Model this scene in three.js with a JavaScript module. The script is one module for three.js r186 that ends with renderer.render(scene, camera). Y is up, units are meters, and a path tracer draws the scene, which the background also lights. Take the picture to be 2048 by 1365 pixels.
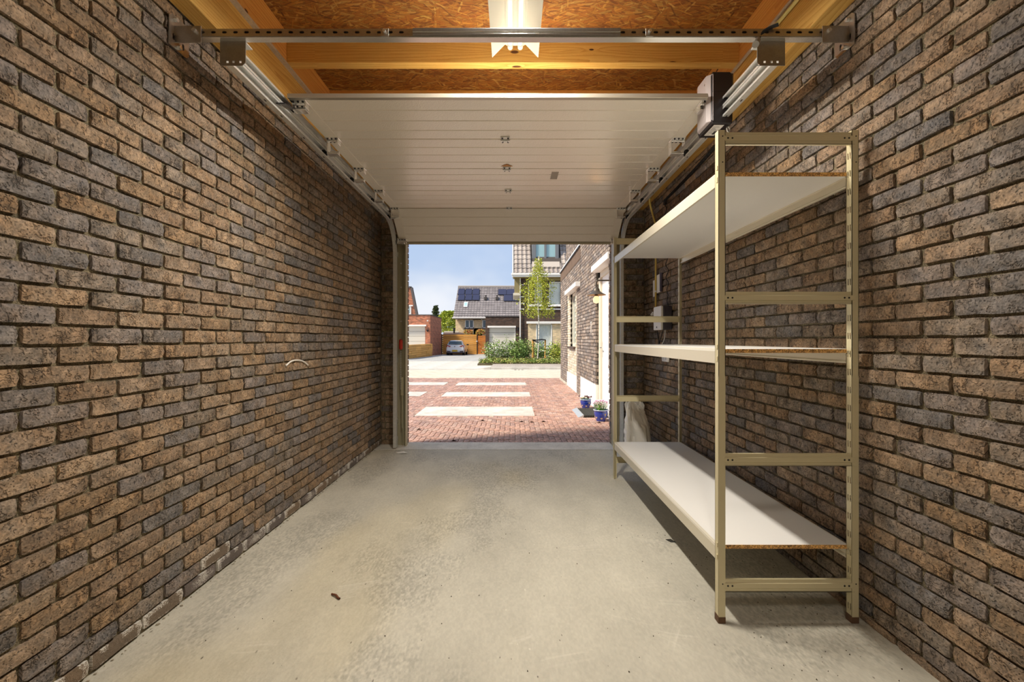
import * as THREE from 'three';
import { mergeGeometries, mergeVertices, toCreasedNormals } from 'three/addons/utils/BufferGeometryUtils.js';
import { RoundedBoxGeometry } from 'three/addons/geometries/RoundedBoxGeometry.js';
import { ImprovedNoise } from 'three/addons/math/ImprovedNoise.js';
import { RectAreaLightUniformsLib } from 'three/addons/lights/RectAreaLightUniformsLib.js';

// ---------------------------------------------------------------- camera, sky, sun, exposure
const FOCAL = 905, EYE = 1.15;                        // focal length in pixels of the 2048 px wide frame, eye height in metres
const scene = new THREE.Scene();
const camera = new THREE.PerspectiveCamera(2 * Math.atan(682.5 / FOCAL) * 180 / Math.PI, 2048 / 1365, 0.05, 400);
camera.position.set(0, EYE, 0);
camera.lookAt(0, EYE, -10);
camera.setViewOffset(2048, 1365, -2, 2.5, 2048, 1365);
scene.add(camera);
const renderer = new THREE.WebGLRenderer();
renderer.toneMapping = THREE.LinearToneMapping;
renderer.toneMappingExposure = 1.12;
renderer.shadowMap.enabled = true;
RectAreaLightUniformsLib.init();
const SKY = 0.93, SUN = 6.0, LAMP = 300;

{ // hazy blue sky with soft clouds, the same all the way round
  const W = 1024, H = 512, data = new Float32Array(W * H * 4), n = new ImprovedNoise();
  for (let j = 0; j < H; j++) for (let i = 0; i < W; i++) {
    const up = ((j + 0.5) / H - 0.5) * Math.PI, az = ((i + 0.5) / W - 0.5) * 2 * Math.PI;
    const y = Math.sin(up), x = Math.cos(up) * Math.cos(az), z = Math.cos(up) * Math.sin(az), e = Math.max(0, y);
    let c = 0, a = 0.5, f = 2.6;
    for (let o = 0; o < 5; o++) { c += a * n.noise(x * f + 7.3, y * f * 1.9 + 3.1, z * f + 1.7); a *= 0.5; f *= 2.1; }
    let k = Math.min(1, Math.max(0, (c + 0.10) * 2.1)); k = k * k * (3 - 2 * k) * 0.8;
    const g = Math.pow(1 - e, 2.2);
    const b = [0.30 + 0.28 * g, 0.47 + 0.22 * g, 0.80 + 0.06 * g], w = [0.93, 0.94, 0.97];
    const o = (j * W + i) * 4;
    for (let q = 0; q < 3; q++) data[o + q] = y < 0 ? [0.42, 0.4, 0.37][q] : b[q] * (1 - k) + w[q] * k;
    data[o + 3] = 1;
  }
  const t = new THREE.DataTexture(data, W, H, THREE.RGBAFormat, THREE.FloatType);
  t.mapping = THREE.EquirectangularReflectionMapping; t.magFilter = THREE.LinearFilter; t.needsUpdate = true;
  scene.background = t; scene.environment = t;
  scene.backgroundIntensity = SKY; scene.environmentIntensity = SKY;
}
const sun = new THREE.DirectionalLight(0xfff1dc, SUN);   // high hazy sun from the left, a little behind the garage front
sun.position.set(-20, 23, -7 + 7.6); sun.target.position.set(0, 0, -7);
sun.castShadow = true; sun.shadow.radius = 16; sun.shadow.mapSize.set(4096, 4096);
Object.assign(sun.shadow.camera, { left: -40, right: 40, top: 40, bottom: -40, near: 1, far: 120 });
sun.name = 'sun'; scene.add(sun, sun.target);

// ---------------------------------------------------------------- small helpers
function rng(a) { return () => { a = (a + 0x6D2B79F5) | 0; let t = Math.imul(a ^ (a >>> 15), 1 | a); t = (t + Math.imul(t ^ (t >>> 7), 61 | t)) ^ t; return ((t ^ (t >>> 14)) >>> 0) / 4294967296; }; }
const R = rng(20);
const rr = (a, b) => a + (b - a) * R();
const pick = (l) => l[Math.floor(R() * l.length)];
const V3 = (x, y, d) => new THREE.Vector3(x, y, -d);      // x right, y up, d = distance ahead of the camera
const at = (px, py, d) => V3((px - 1026) * d / FOCAL, EYE - (py - 680) * d / FOCAL, d);
const RAD = Math.PI / 180;
const used = new Map(), origins = new WeakMap();
function numbered(n) { const k = used.get(n) ?? 0; used.set(n, k + 1); return k ? n + '_' + String(k).padStart(3, '0') : n; }
function thing(name, label, category, [x, y, d] = [0, 0, 0], group) {
  const o = new THREE.Group(); o.name = numbered(name); o.position.set(x, y, -d); scene.add(o);
  o.userData = { label, category }; if (group) o.userData.group = group;
  origins.set(o, new THREE.Vector3(x, y, -d)); return o;
}
function struct(name, [x, y, d] = [0, 0, 0]) {
  const o = new THREE.Group(); o.name = numbered(name); o.position.set(x, y, -d); scene.add(o); o.userData = { kind: 'structure' };
  origins.set(o, new THREE.Vector3(x, y, -d)); return o;
}
function finish(g) { // every piece of a merged geometry: plain position, normal, uv
  let q = g.index ? g.toNonIndexed() : g.clone();
  for (const k of Object.keys(q.attributes)) if (!['position', 'normal', 'uv'].includes(k)) q.deleteAttribute(k);
  if (!q.attributes.normal) q.computeVertexNormals();
  if (!q.attributes.uv) q.setAttribute('uv', new THREE.BufferAttribute(new Float32Array(q.attributes.position.count * 2), 2));
  return q;
}
function boxUV(g, grain) { // uv in metres from the dominant face direction; grain: axis that runs along u
  const p = g.attributes.position, n = g.attributes.normal, uv = new Float32Array(p.count * 2), ox = R() * 3, oy = R() * 3;
  for (let i = 0; i < p.count; i++) {
    const a = [Math.abs(n.getX(i)), Math.abs(n.getY(i)), Math.abs(n.getZ(i))], c = [p.getX(i), p.getY(i), p.getZ(i)];
    const m = a[0] >= a[1] && a[0] >= a[2] ? 0 : a[1] >= a[2] ? 1 : 2;
    let u, v;
    if (grain === undefined) { u = m === 0 ? 2 : 0; v = m === 1 ? 2 : 1; }
    else if (m === grain) { u = (grain + 1) % 3; v = (grain + 2) % 3; }
    else { u = grain; v = 3 - grain - m; }
    uv[2 * i] = c[u] + (grain === undefined ? 0 : ox); uv[2 * i + 1] = c[v] + (grain === undefined ? 0 : oy);
  }
  g.setAttribute('uv', new THREE.BufferAttribute(uv, 2)); return g;
}
// a part: geometries given in world axes, merged into one named mesh under its parent
function parts(name, geos, mat, parent, o) { return geos.map((g) => part(name, g, mat, parent, o)); }
function part(name, geos, mat, parent, o = {}) {
  let g = [].concat(geos); g = g.length === 1 && !o.keepUV ? finish(g[0]) : mergeGeometries(g.map(finish));
  if (!o.keepUV) boxUV(g, o.grain);
  let root = parent; while (root && root.parent && root.parent !== scene) root = root.parent;
  const og = origins.get(root); if (og) g.translate(-og.x, -og.y, -og.z);
  const m = new THREE.Mesh(g, mat); m.name = name; m.castShadow = m.receiveShadow = true;
  if (/^(slots|screws|bolts|rivet_holes|chain|stems|branches|curtain)$/.test(name)) m.userData.kind = 'stuff';   // too small to tell apart singly
  if (o.label) m.userData.label = o.label; if (o.kind) m.userData.kind = o.kind;
  parent.add(m); return m;
}
const bx = (x0, x1, y0, y1, d0, d1, r = 0) => {
  const s = [Math.abs(x1 - x0), Math.abs(y1 - y0), Math.abs(d1 - d0)];
  const g = r ? new RoundedBoxGeometry(s[0], s[1], s[2], 1, Math.min(r, ...s.map((v) => v * 0.49))) : new THREE.BoxGeometry(...s);
  return g.translate((x0 + x1) / 2, (y0 + y1) / 2, -(d0 + d1) / 2);
};
const cyl = (a, b, r, seg = 12, r2 = r) => { // cylinder between two points
  const d = new THREE.Vector3().subVectors(b, a), g = new THREE.CylinderGeometry(r2, r, d.length(), seg);
  g.applyQuaternion(new THREE.Quaternion().setFromUnitVectors(new THREE.Vector3(0, 1, 0), d.clone().normalize()));
  return g.translate((a.x + b.x) / 2, (a.y + b.y) / 2, (a.z + b.z) / 2);
};
const tube = (pts, r, seg = 40, rad = 8) => new THREE.TubeGeometry(new THREE.CatmullRomCurve3(pts, false, 'centripetal'), seg, r, rad);
const ball = (p, r, a = 10, b = 8) => new THREE.SphereGeometry(r, a, b).translate(p.x, p.y, p.z);
const poly = (pts) => new THREE.Shape(pts.map((p) => new THREE.Vector2(...p)));
const ext = (shape, depth, bevel = 0) => new THREE.ExtrudeGeometry(shape, { depth, bevelEnabled: bevel > 0, bevelThickness: bevel, bevelSize: bevel, bevelSegments: 1, curveSegments: 6 });
const lathe = (pts, p, seg = 24) => new THREE.LatheGeometry(pts.map((q) => new THREE.Vector2(...q)), seg).translate(p.x, p.y, p.z);
const spin = (g, axis, ang, p) => { g.translate(-p.x, -p.y, -p.z); g['rotate' + axis](ang); return g.translate(p.x, p.y, p.z); };
// extrude outlines along x (profile in d,y), along y (profile in x,d), along d (profile in x,y)
const alongX = (pts, x0, x1, b) => ext(poly(pts), x1 - x0, b).rotateY(Math.PI / 2).translate(x0, 0, 0);           // pts: (d, y)
const alongD = (pts, d0, d1, b) => ext(poly(pts), d1 - d0, b).translate(0, 0, -d1);                                // pts: (x, y)
const alongY = (pts, y0, y1, b) => ext(poly(pts), y1 - y0, b).rotateX(-Math.PI / 2).translate(0, y0, 0);           // pts: (x, d)
// sweep a closed outline (across, out) along a path of {x, y, d, ox..}: points with a frame
function sweep(outline, frames) {
  const n = outline.length, pos = [], idx = [];
  for (const f of frames) for (const [a, b] of outline) { const p = f.p.clone().addScaledVector(f.a, a).addScaledVector(f.b, b); pos.push(p.x, p.y, p.z); }
  for (let i = 0; i < frames.length - 1; i++) for (let k = 0; k < n; k++) { const q = (k + 1) % n, A = i * n + k, B = i * n + q, C = A + n, D = B + n; idx.push(A, C, B, B, C, D); }
  const caps = THREE.ShapeUtils.triangulateShape(outline.map((p) => new THREE.Vector2(...p)), []), last = (frames.length - 1) * n;
  for (const [a, b, c] of caps) { idx.push(a, b, c); idx.push(last + a, last + c, last + b); }
  const g = new THREE.BufferGeometry(); g.setAttribute('position', new THREE.Float32BufferAttribute(pos, 3)); g.setIndex(idx);
  return toCreasedNormals(g, 0.6);
}
function tri(verts, faces, crease = 0.6) { const g = new THREE.BufferGeometry(); g.setAttribute('position', new THREE.Float32BufferAttribute(verts.flat(), 3)); g.setIndex(faces.flat()); return toCreasedNormals(g, crease); }

// ---------------------------------------------------------------- textures
function noiseGrid(size, cells, seed) { // one octave of tiling value noise
  const r = rng(seed), L = new Float32Array(cells * cells).map(() => r()), out = new Float32Array(size * size);
  for (let y = 0; y < size; y++) {
    const fy = y * cells / size, y0 = Math.floor(fy), ty = fy - y0, sy = ty * ty * (3 - 2 * ty), a = (y0 % cells) * cells, b = ((y0 + 1) % cells) * cells;
    for (let x = 0; x < size; x++) {
      const fx = x * cells / size, x0 = Math.floor(fx), tx = fx - x0, sx = tx * tx * (3 - 2 * tx), p = x0 % cells, q = (x0 + 1) % cells;
      out[y * size + x] = (L[a + p] * (1 - sx) + L[a + q] * sx) * (1 - sy) + (L[b + p] * (1 - sx) + L[b + q] * sx) * sy;
    }
  }
  return out;
}
function fbm(size, cells, octaves, seed, gain = 0.5) {
  const out = new Float32Array(size * size); let a = 1, s = 0;
  for (let o = 0; o < octaves && cells <= size; o++) { const g = noiseGrid(size, cells, seed + o * 17); for (let i = 0; i < out.length; i++) out[i] += a * g[i]; s += a; a *= gain; cells *= 2; }
  for (let i = 0; i < out.length; i++) out[i] /= s;
  return out;
}
const clamp = (v, a = 0, b = 1) => Math.min(b, Math.max(a, v)), sst = (a, b, v) => { const t = clamp((v - a) / (b - a)); return t * t * (3 - 2 * t); };
function dataTex(size, f, srgb, metres, h = size) {
  const d = new Uint8Array(size * h * 4);
  for (let i = 0; i < size * h; i++) { const c = f(i, i % size, Math.floor(i / size)); if (typeof c === 'number') { d[4 * i] = d[4 * i + 1] = d[4 * i + 2] = clamp(c) * 255; } else for (let k = 0; k < 3; k++) d[4 * i + k] = clamp(c[k]) * 255; d[4 * i + 3] = 255; }
  const t = new THREE.DataTexture(d, size, h, THREE.RGBAFormat); return dress(t, srgb, metres);
}
function dress(t, srgb, metres) {
  t.wrapS = t.wrapT = THREE.RepeatWrapping; t.magFilter = THREE.LinearFilter; t.minFilter = THREE.LinearMipmapLinearFilter; t.generateMipmaps = true;
  if (srgb) t.colorSpace = THREE.SRGBColorSpace;
  const [a, b] = [].concat(metres, metres); t.repeat.set(1 / a, 1 / b); t.needsUpdate = true; return t;
}
function canvasTex(w, h, draw, srgb, metres) { const c = document.createElement('canvas'); c.width = w; c.height = h; draw(c.getContext('2d'), w, h); return dress(new THREE.CanvasTexture(c), srgb, metres); }
const rgb = (r, g, b, a = 1) => `rgba(${Math.round(r)},${Math.round(g)},${Math.round(b)},${a})`;

const T = {};
{ // fired brick: mottled, pitted, creased
  const S = 1024, big = fbm(S, 10, 3, 11), mid = fbm(S, 40, 3, 12), fine = fbm(S, 180, 2, 13), wx = fbm(S, 24, 2, 14), cr = fbm(S, 26, 4, 15, 0.65), pit = fbm(S, 130, 2, 16);
  const crease = (i) => sst(0.055, 0.0, Math.abs(cr[i] - 0.5)) * sst(0.42, 0.6, wx[i]), hole = (i) => sst(0.70, 0.80, pit[i]);
  T.brick = dataTex(S, (i) => { const v = 0.8 + 0.30 * (big[i] - 0.5) + 0.30 * (mid[i] - 0.5) + 0.34 * (fine[i] - 0.5) - 0.22 * crease(i) - 0.20 * hole(i), w = 0.07 * (wx[i] - 0.5); return [v + w, v, v - w * 1.4]; }, true, 0.85);
  T.brickBump = dataTex(S, (i) => 0.5 + 0.35 * (mid[i] - 0.5) + 0.3 * (fine[i] - 0.5) + 0.3 * (big[i] - 0.5) - 0.4 * crease(i) - 0.35 * hole(i), false, 0.85);
}
{ // sandy mortar
  const S = 512, a = fbm(S, 8, 4, 31), f = fbm(S, 170, 2, 32);
  T.mortar = dataTex(S, (i) => { const v = 0.62 + 0.4 * (a[i] - 0.5) + 0.5 * (f[i] - 0.5); return [v, v * 0.98, v * 0.92]; }, true, 0.5);
  T.sandBump = dataTex(S, (i) => 0.5 + 0.7 * (f[i] - 0.5) + 0.4 * (a[i] - 0.5), false, 0.5);
}
{ // floor of power-floated concrete, 3.2 x 6.4 m without repeats: cloudy, scraped, speckled
  const S = 2048, H = 2048, c1 = fbm(S, 5, 5, 41), c2 = fbm(S, 16, 5, 42, 0.62), sp = fbm(S, 400, 2, 43), or = fbm(S, 4, 3, 44), pat = fbm(S, 9, 4, 45);
  T.floor = canvasTex(S, H, (g) => {
    const im = g.createImageData(S, H), d = im.data;
    for (let i = 0; i < S * H; i++) {
      const rough = sst(0.5, 0.66, pat[i]), o = sst(0.52, 0.75, or[i]);
      const v = 190 + 26 * (c1[i] - 0.5) + 30 * (c2[i] - 0.5) + (16 + 34 * rough) * (sp[i] - 0.5) - 8 * rough;
      d[4 * i] = v + 3 * o; d[4 * i + 1] = v * 0.972 - 1 * o; d[4 * i + 2] = v * 0.885 - 10 * o; d[4 * i + 3] = 255;
    }
    g.putImageData(im, 0, 0);
    const r = rng(5); g.lineCap = 'round';
    for (let k = 0; k < 150; k++) { // pale scrapes and trowel marks
      const x = r() * S, y = r() * H, a = r() < 0.7 ? (r() - 0.5) * 0.7 : r() * 3.1, l = 14 + r() * 120, n = 2 + Math.floor(r() * 7);
      for (let q = 0; q < n; q++) { g.strokeStyle = rgb(226, 220, 204, 0.05 + 0.14 * r()); g.lineWidth = 1 + r() * 3; const ox = (r() - 0.5) * 24, oy = (r() - 0.5) * 22; g.beginPath(); g.moveTo(x + ox, y + oy); g.quadraticCurveTo(x + ox + l * 0.5 * Math.cos(a), y + oy + l * 0.5 * Math.sin(a) + (r() - 0.5) * 10, x + ox + l * Math.cos(a), y + oy + l * Math.sin(a)); g.stroke(); }
    }
    for (let k = 0; k < 420; k++) { g.fillStyle = r() < 0.75 ? rgb(60, 52, 42, 0.35 + 0.4 * r()) : rgb(235, 230, 215, 0.5); const s = 0.8 + r() * 1.8; g.beginPath(); g.ellipse(r() * S, r() * H, s, s * 0.7, r() * 3, 0, 7); g.fill(); }
    // dirt that has collected in the corner by the shelving and along the walls, in grains
    for (let k = 0; k < 2600; k++) { const b = r(); let x, y; if (b < 0.75) { x = S * (0.955 - 0.16 * r() * r()); y = H * (0.58 - 0.34 * r()); } else { x = S * (0.045 + 0.05 * r() * r()); y = H * r(); } g.fillStyle = rgb(92 + 40 * r(), 78 + 30 * r(), 55 + 20 * r(), 0.12 + 0.3 * r()); g.fillRect(x, y, 1 + 2 * r(), 1 + 1.4 * r()); }
  }, true, [3.2, 6.4]);
  const S2 = 512, f = fbm(S2, 120, 2, 46), a = fbm(S2, 6, 4, 47);
  T.floorBump = dataTex(S2, (i) => 0.5 + 0.5 * (f[i] - 0.5) + 0.5 * (a[i] - 0.5), false, 0.7);
}
T.osb = canvasTex(1024, 1024, (g, w, h) => { // strand board: long overlapping flakes
  g.fillStyle = rgb(196, 128, 52); g.fillRect(0, 0, w, h);
  const r = rng(51), tones = [[232, 176, 92], [214, 150, 66], [190, 122, 48], [160, 92, 34], [240, 194, 120], [204, 136, 54], [226, 164, 78]];
  for (let k = 0; k < 5200; k++) {
    const x = r() * w, y = r() * h, a = (r() < 0.7 ? (r() - 0.5) * 1.3 : r() * 3.14), l = 22 + r() * 62, b = 3 + r() * 11, t = tones[Math.floor(r() * tones.length)], s = 0.8 + 0.35 * r();
    for (const [ox, oy] of [[0, 0], [w, 0], [-w, 0], [0, h], [0, -h]]) {
      if (x + ox < -90 || x + ox > w + 90 || y + oy < -90 || y + oy > h + 90) continue;
      g.save(); g.translate(x + ox, y + oy); g.rotate(a);
      g.beginPath(); g.moveTo(-l / 2, -b * 0.2); g.lineTo(-l * 0.3, -b / 2); g.lineTo(l * 0.42, -b * 0.42); g.lineTo(l / 2, b * 0.1); g.lineTo(l * 0.33, b / 2); g.lineTo(-l * 0.45, b * 0.4); g.closePath();
      g.fillStyle = rgb(t[0] * s, t[1] * s, t[2] * s, 0.5 + 0.4 * r()); g.fill();
      g.strokeStyle = rgb(70, 34, 8, 0.45); g.lineWidth = 1; g.beginPath(); g.moveTo(-l * 0.45, b * 0.4); g.lineTo(l * 0.33, b / 2); g.lineTo(l / 2, b * 0.1); g.stroke(); g.restore();
    }
  }
}, true, 1.25);
{ // planed pine, grain along u: 2.4 m x 0.6 m
  const S = 1024, H = 512, wp = fbm(1024, 6, 3, 61), fi = fbm(1024, 200, 2, 62), r = rng(9), knots = Array.from({ length: 13 }, () => [r() * S, r() * H, 7 + r() * 9]);
  const field = (x, y) => {
    let v = y / H * 34 + 5.5 * (wp[(y * 2 % 1024) * 1024 + Math.floor(x * 0.35)] - 0.5), k = 0;
    for (const [kx, ky, kr] of knots) { let dx = Math.abs(x - kx), dy = Math.abs(y - ky); dx = Math.min(dx, S - dx); dy = Math.min(dy, H - dy); const q = Math.hypot(dx * 0.42, dy) / kr; if (q < 6) { v += 2.4 * Math.exp(-q * 0.55) * Math.sign(y - ky || 1); k = Math.max(k, sst(0.75, 0.45, Math.hypot(dx * 0.8, dy) / kr)); } }
    return [v, k];
  };
  T.pine = dataTex(S, (i, x, y) => {
    const [v, k] = field(x, y), s = v - Math.floor(v), ring = Math.pow(s, 2.2) * 0.8, f = fi[(y * 2 % 1024) * 1024 + Math.floor(x / 8)] - 0.5;
    const m = clamp(ring * 0.75 + 0.16 + f * 0.4), a = [0.95, 0.80, 0.52], b = [0.80, 0.57, 0.28], q = [0.33, 0.19, 0.09];
    return a.map((_, j) => (a[j] * (1 - m) + b[j] * m) * (1 - k) + q[j] * k);
  }, true, [2.4, 0.6], H);
}
{ const S = 512, a = fbm(S, 60, 3, 71), b = fbm(S, 12, 3, 72); T.stucco = dataTex(S, (i) => sst(0.3, 0.7, a[i]) * 0.8 + 0.2 * b[i], false, 0.32); }
{ const S = 512, a = fbm(S, 14, 4, 73), b = fbm(S, 60, 2, 74); T.zinc = dataTex(S, (i) => 0.92 + 0.10 * (a[i] - 0.5) + 0.06 * (b[i] - 0.5), true, 0.3); }
{ const S = 512, a = fbm(S, 8, 5, 75, 0.6), b = fbm(S, 200, 1, 76); T.plain = dataTex(S, (i) => 0.86 + 0.24 * (a[i] - 0.5) + 0.1 * (b[i] - 0.5), true, 1.1); T.grainBump = dataTex(S, (i) => 0.5 + 0.5 * (a[i] - 0.5) + 0.5 * (b[i] - 0.5), false, 1.1); }
{ const S = 512, a = fbm(S, 90, 2, 77), b = fbm(S, 30, 2, 78); T.chip = dataTex(S, (i) => { const v = 0.74 + 0.8 * (a[i] - 0.5) + 0.4 * (b[i] - 0.5); return [v * 1.1, v * 0.84, v * 0.5]; }, true, 0.25); }
// brickwork of buildings too far off to tell the bricks apart (8 courses x 4 bricks = 0.88 x 0.5 m)
function brickPrint(base, joint, vary, seed) {
  return canvasTex(512, 512, (g, w, h) => {
    const r = rng(seed); g.fillStyle = rgb(...joint); g.fillRect(0, 0, w, h);
    for (let j = 0; j < 16; j++) for (let i = -1; i < 8; i++) { const k = (j * 8 + ((i + 8) % 8)); const q = rng(seed * 99 + k), s = 1 + (q() - 0.5) * vary, t = (q() - 0.5) * 26 * vary; g.fillStyle = rgb(base[0] * s + t, base[1] * s, base[2] * s - t * 0.6); g.fillRect(i * 64 + (j % 2) * 32 + 2, j * 32 + 3, 60, 26); }
    for (let k = 0; k < 9000; k++) { g.fillStyle = rgb(20, 12, 8, 0.12 * r()); g.fillRect(r() * w, r() * h, 2, 2); }
  }, true, [1.76, 1.0]);
}
T.redBrick = brickPrint([182, 112, 82], [164, 134, 112], 0.45, 3); T.creamBrick = brickPrint([226, 202, 160], [214, 200, 172], 0.22, 4); T.darkBrick = brickPrint([84, 66, 56], [66, 56, 50], 0.4, 6);
T.streetBrick = brickPrint([214, 192, 172], [196, 182, 166], 0.2, 8); T.greyPaver = brickPrint([170, 160, 148], [140, 132, 122], 0.3, 12);
{ // lime bloom on bricks at the foot of the wall, four bricks in one sheet, one brick = one row
  T.bloom = canvasTex(512, 1024, (g, w, h) => {
    const r = rng(81);
    for (let k = 0; k < 8; k++) {
      const y0 = k * 128; g.save(); g.beginPath(); g.rect(0, y0, w, 128); g.clip();
      const c = [[124, 108, 90], [112, 101, 94], [132, 112, 90], [108, 98, 91]][k % 4]; g.fillStyle = rgb(...c); g.fillRect(0, y0, w, 128);
      for (let q = 0; q < 1500; q++) { const s = r() < 0.5 ? 0.7 : 1.25; g.fillStyle = rgb(c[0] * s, c[1] * s, c[2] * s, 0.35); g.fillRect(r() * w, y0 + r() * 128, 1 + r() * 5, 1 + r() * 4); }
      for (let q = 0; q < 2100; q++) { // bloom hugs the edges
        const top = r() < 0.62, e = Math.pow(r(), 2.4); const x = top ? r() * w : (r() < 0.5 ? e * 60 : w - e * 60), y = top ? (r() < 0.8 ? 128 - e * 40 : e * 16) : r() * 128;
        const on = Math.sin(x * 0.013 + k * 2.1) + Math.sin(x * 0.031 + k) > -0.5 + (k % 3) * 0.5; if (!on) continue;
        g.fillStyle = rgb(236, 231, 220, 0.25 + 0.45 * r()); g.beginPath(); g.ellipse(x, y0 + 128 - y, 1 + r() * 7, 1 + r() * 3, 0, 0, 7); g.fill();
      }
      if (k % 4 === 1) for (let q = 0; q < 900; q++) { g.fillStyle = rgb(214, 207, 194, 0.3); g.beginPath(); g.ellipse(w * (0.55 + 0.4 * (r() + r() - 1)), y0 + 64 + 60 * (r() + r() - 1), 2 + r() * 8, 1 + r() * 5, 0, 0, 7); g.fill(); }
      g.restore();
    }
  }, true, 1);
}

// ---------------------------------------------------------------- materials
const mat = (color, roughness = 0.7, o = {}) => new THREE.MeshStandardMaterial({ color, roughness, ...o });
const lin = (r, g, b) => new THREE.Color().setRGB(r, g, b);
const M = {};
M.mortar = mat(lin(0.44, 0.375, 0.25), 0.95, { map: T.mortar, bumpMap: T.sandBump, bumpScale: 0.003 });
const TONES = [[.40, .262, .150], [.37, .240, .132], [.43, .295, .180], [.34, .225, .135], [.262, .216, .180], [.232, .197, .168], [.285, .225, .180], [.38, .262, .165], [.21, .172, .150], [.31, .238, .172]].map((c) => lin(c[0] * 1.2, c[1] * 1.22, c[2] * 1.24));
M.bricks = TONES.map((c) => mat(c, 0.86, { map: T.brick, bumpMap: T.brickBump, bumpScale: 0.0065 }));
M.brickMany = mat(0xffffff, 0.86, { map: T.brick, bumpMap: T.brickBump, bumpScale: 0.0065, vertexColors: true });
M.bloom = mat(0xffffff, 0.9, { map: T.bloom, bumpMap: T.brickBump, bumpScale: 0.004 });
M.floor = mat(0xffffff, 0.8, { map: T.floor, bumpMap: T.floorBump, bumpScale: 0.0022 });
M.concrete = mat(0xcfc8b8, 0.85, { map: T.plain, bumpMap: T.grainBump, bumpScale: 0.002 });
M.osb = mat(0xbfb79f, 0.72, { map: T.osb, bumpMap: T.osb, bumpScale: 0.0015 });
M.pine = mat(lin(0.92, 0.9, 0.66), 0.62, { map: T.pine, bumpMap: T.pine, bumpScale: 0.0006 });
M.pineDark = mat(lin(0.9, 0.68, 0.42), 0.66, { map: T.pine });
M.lath = mat(0xe8d6bd, 0.7, { map: T.plain });
M.door = new THREE.MeshPhysicalMaterial({ color: 0xf2ebdc, roughness: 0.3, metalness: 0.0, bumpMap: T.stucco, bumpScale: 0.0009, clearcoat: 0.6, clearcoatRoughness: 0.22 });
M.doorTrim = mat(0xece4d4, 0.4);
M.zinc = mat(0xf0f0ea, 0.34, { metalness: 0.55, map: T.zinc });
M.zincBright = mat(0xf2f2ee, 0.2, { metalness: 0.75 });
M.cream = mat(0xd6cba4, 0.36, { metalness: 0.08 });
M.creamBeam = mat(0xe0d8c2, 0.3, { metalness: 0.2 });
M.white = mat(0xf2f1ec, 0.5); M.board = mat(0xf1efe9, 0.35); M.chip = mat(0xffffff, 0.8, { map: T.chip });
M.rust = mat(0x664c36, 0.9);
M.black = mat(0x17161a, 0.4); M.darkPlastic = mat(0x211d1f, 0.28); M.greyPlastic = mat(0xb4aaa8, 0.35);
M.yellowPipe = mat(0xd8bf62, 0.42); M.purple = mat(0x5b5568, 0.5);
M.frameOlive = mat(0xaaa283, 0.45);
M.rubber = mat(0x1d1d1d, 0.7);

// ---------------------------------------------------------------- brickwork
const BL = 0.2075, BH = 0.0515, PU = 0.22, PV = 0.0625;
function brickShape(seed, ragged = 1) { // a hand-formed brick: uneven arrises, a face that is not flat, sides that run into the joint
  const r = rng(seed), nx = 6, ny = 3, pos = [], idx = [];
  for (let j = 0; j < ny; j++) for (let i = 0; i < nx; i++) {
    const ex = i === 0 || i === nx - 1, ey = j === 0 || j === ny - 1;
    let x = (i / (nx - 1) - 0.5) * BL, y = (j / (ny - 1) - 0.5) * BH, w = (r() - 0.5) * 0.0026 * ragged;
    if (i === 1) x -= 0.03; if (i === nx - 2) x += 0.03;
    if (ex) { w -= 0.0028; x += (r() - 0.5) * 0.003 * ragged; } if (ey) { w -= 0.0026; y += (r() - 0.5) * 0.0042 * ragged; }
    if (ex && ey) { w -= 0.0015; x *= 0.985; y *= 0.93; }
    pos.push(x, y, w);
  }
  const q = (i, j) => j * nx + i;
  for (let j = 0; j < ny - 1; j++) for (let i = 0; i < nx - 1; i++) idx.push(q(i, j), q(i + 1, j), q(i + 1, j + 1), q(i, j), q(i + 1, j + 1), q(i, j + 1));
  const rim = []; for (let i = 0; i < nx; i++) rim.push(q(i, 0)); for (let j = 1; j < ny; j++) rim.push(q(nx - 1, j)); for (let i = nx - 2; i >= 0; i--) rim.push(q(i, ny - 1)); rim.push(q(0, 1));
  const b0 = pos.length / 3; for (const k of rim) pos.push(pos[3 * k], pos[3 * k + 1], -0.03);
  for (let k = 0; k < rim.length; k++) { const n = (k + 1) % rim.length; idx.push(rim[k], b0 + k, b0 + n, rim[k], b0 + n, rim[n]); }
  const g = new THREE.BufferGeometry(); g.setAttribute('position', new THREE.Float32BufferAttribute(pos, 3)); g.setIndex(idx);
  const c = toCreasedNormals(g, 0.75), p = c.attributes.position, uv = new Float32Array(p.count * 2), ox = r() * 5, oy = r() * 5;
  for (let i = 0; i < p.count; i++) { uv[2 * i] = p.getX(i) + ox; uv[2 * i + 1] = p.getY(i) + oy + (p.getZ(i) < -0.02 ? 0.03 : 0); }
  c.setAttribute('uv', new THREE.BufferAttribute(uv, 2)); return c;
}
const BRICKS = Array.from({ length: 16 }, (_, k) => brickShape(100 + k));
const BLOOM = Array.from({ length: 8 }, (_, k) => { const g = BRICKS[k].clone(), p = g.attributes.position, uv = new Float32Array(p.count * 2); for (let i = 0; i < p.count; i++) { uv[2 * i] = clamp(p.getX(i) / BL + 0.5, 0.01, 0.99); uv[2 * i + 1] = (k + clamp(p.getY(i) / BH + 0.5, 0.04, 0.96)) / 8; } g.setAttribute('uv', new THREE.BufferAttribute(uv, 2)); return g; });
const PLAINBRICK = (() => { const g = new THREE.BoxGeometry(BL, BH, 0.03).translate(0, 0, -0.015).toNonIndexed(); return g; })();
const _v = new THREE.Vector3(), _n = new THREE.Vector3();
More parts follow.
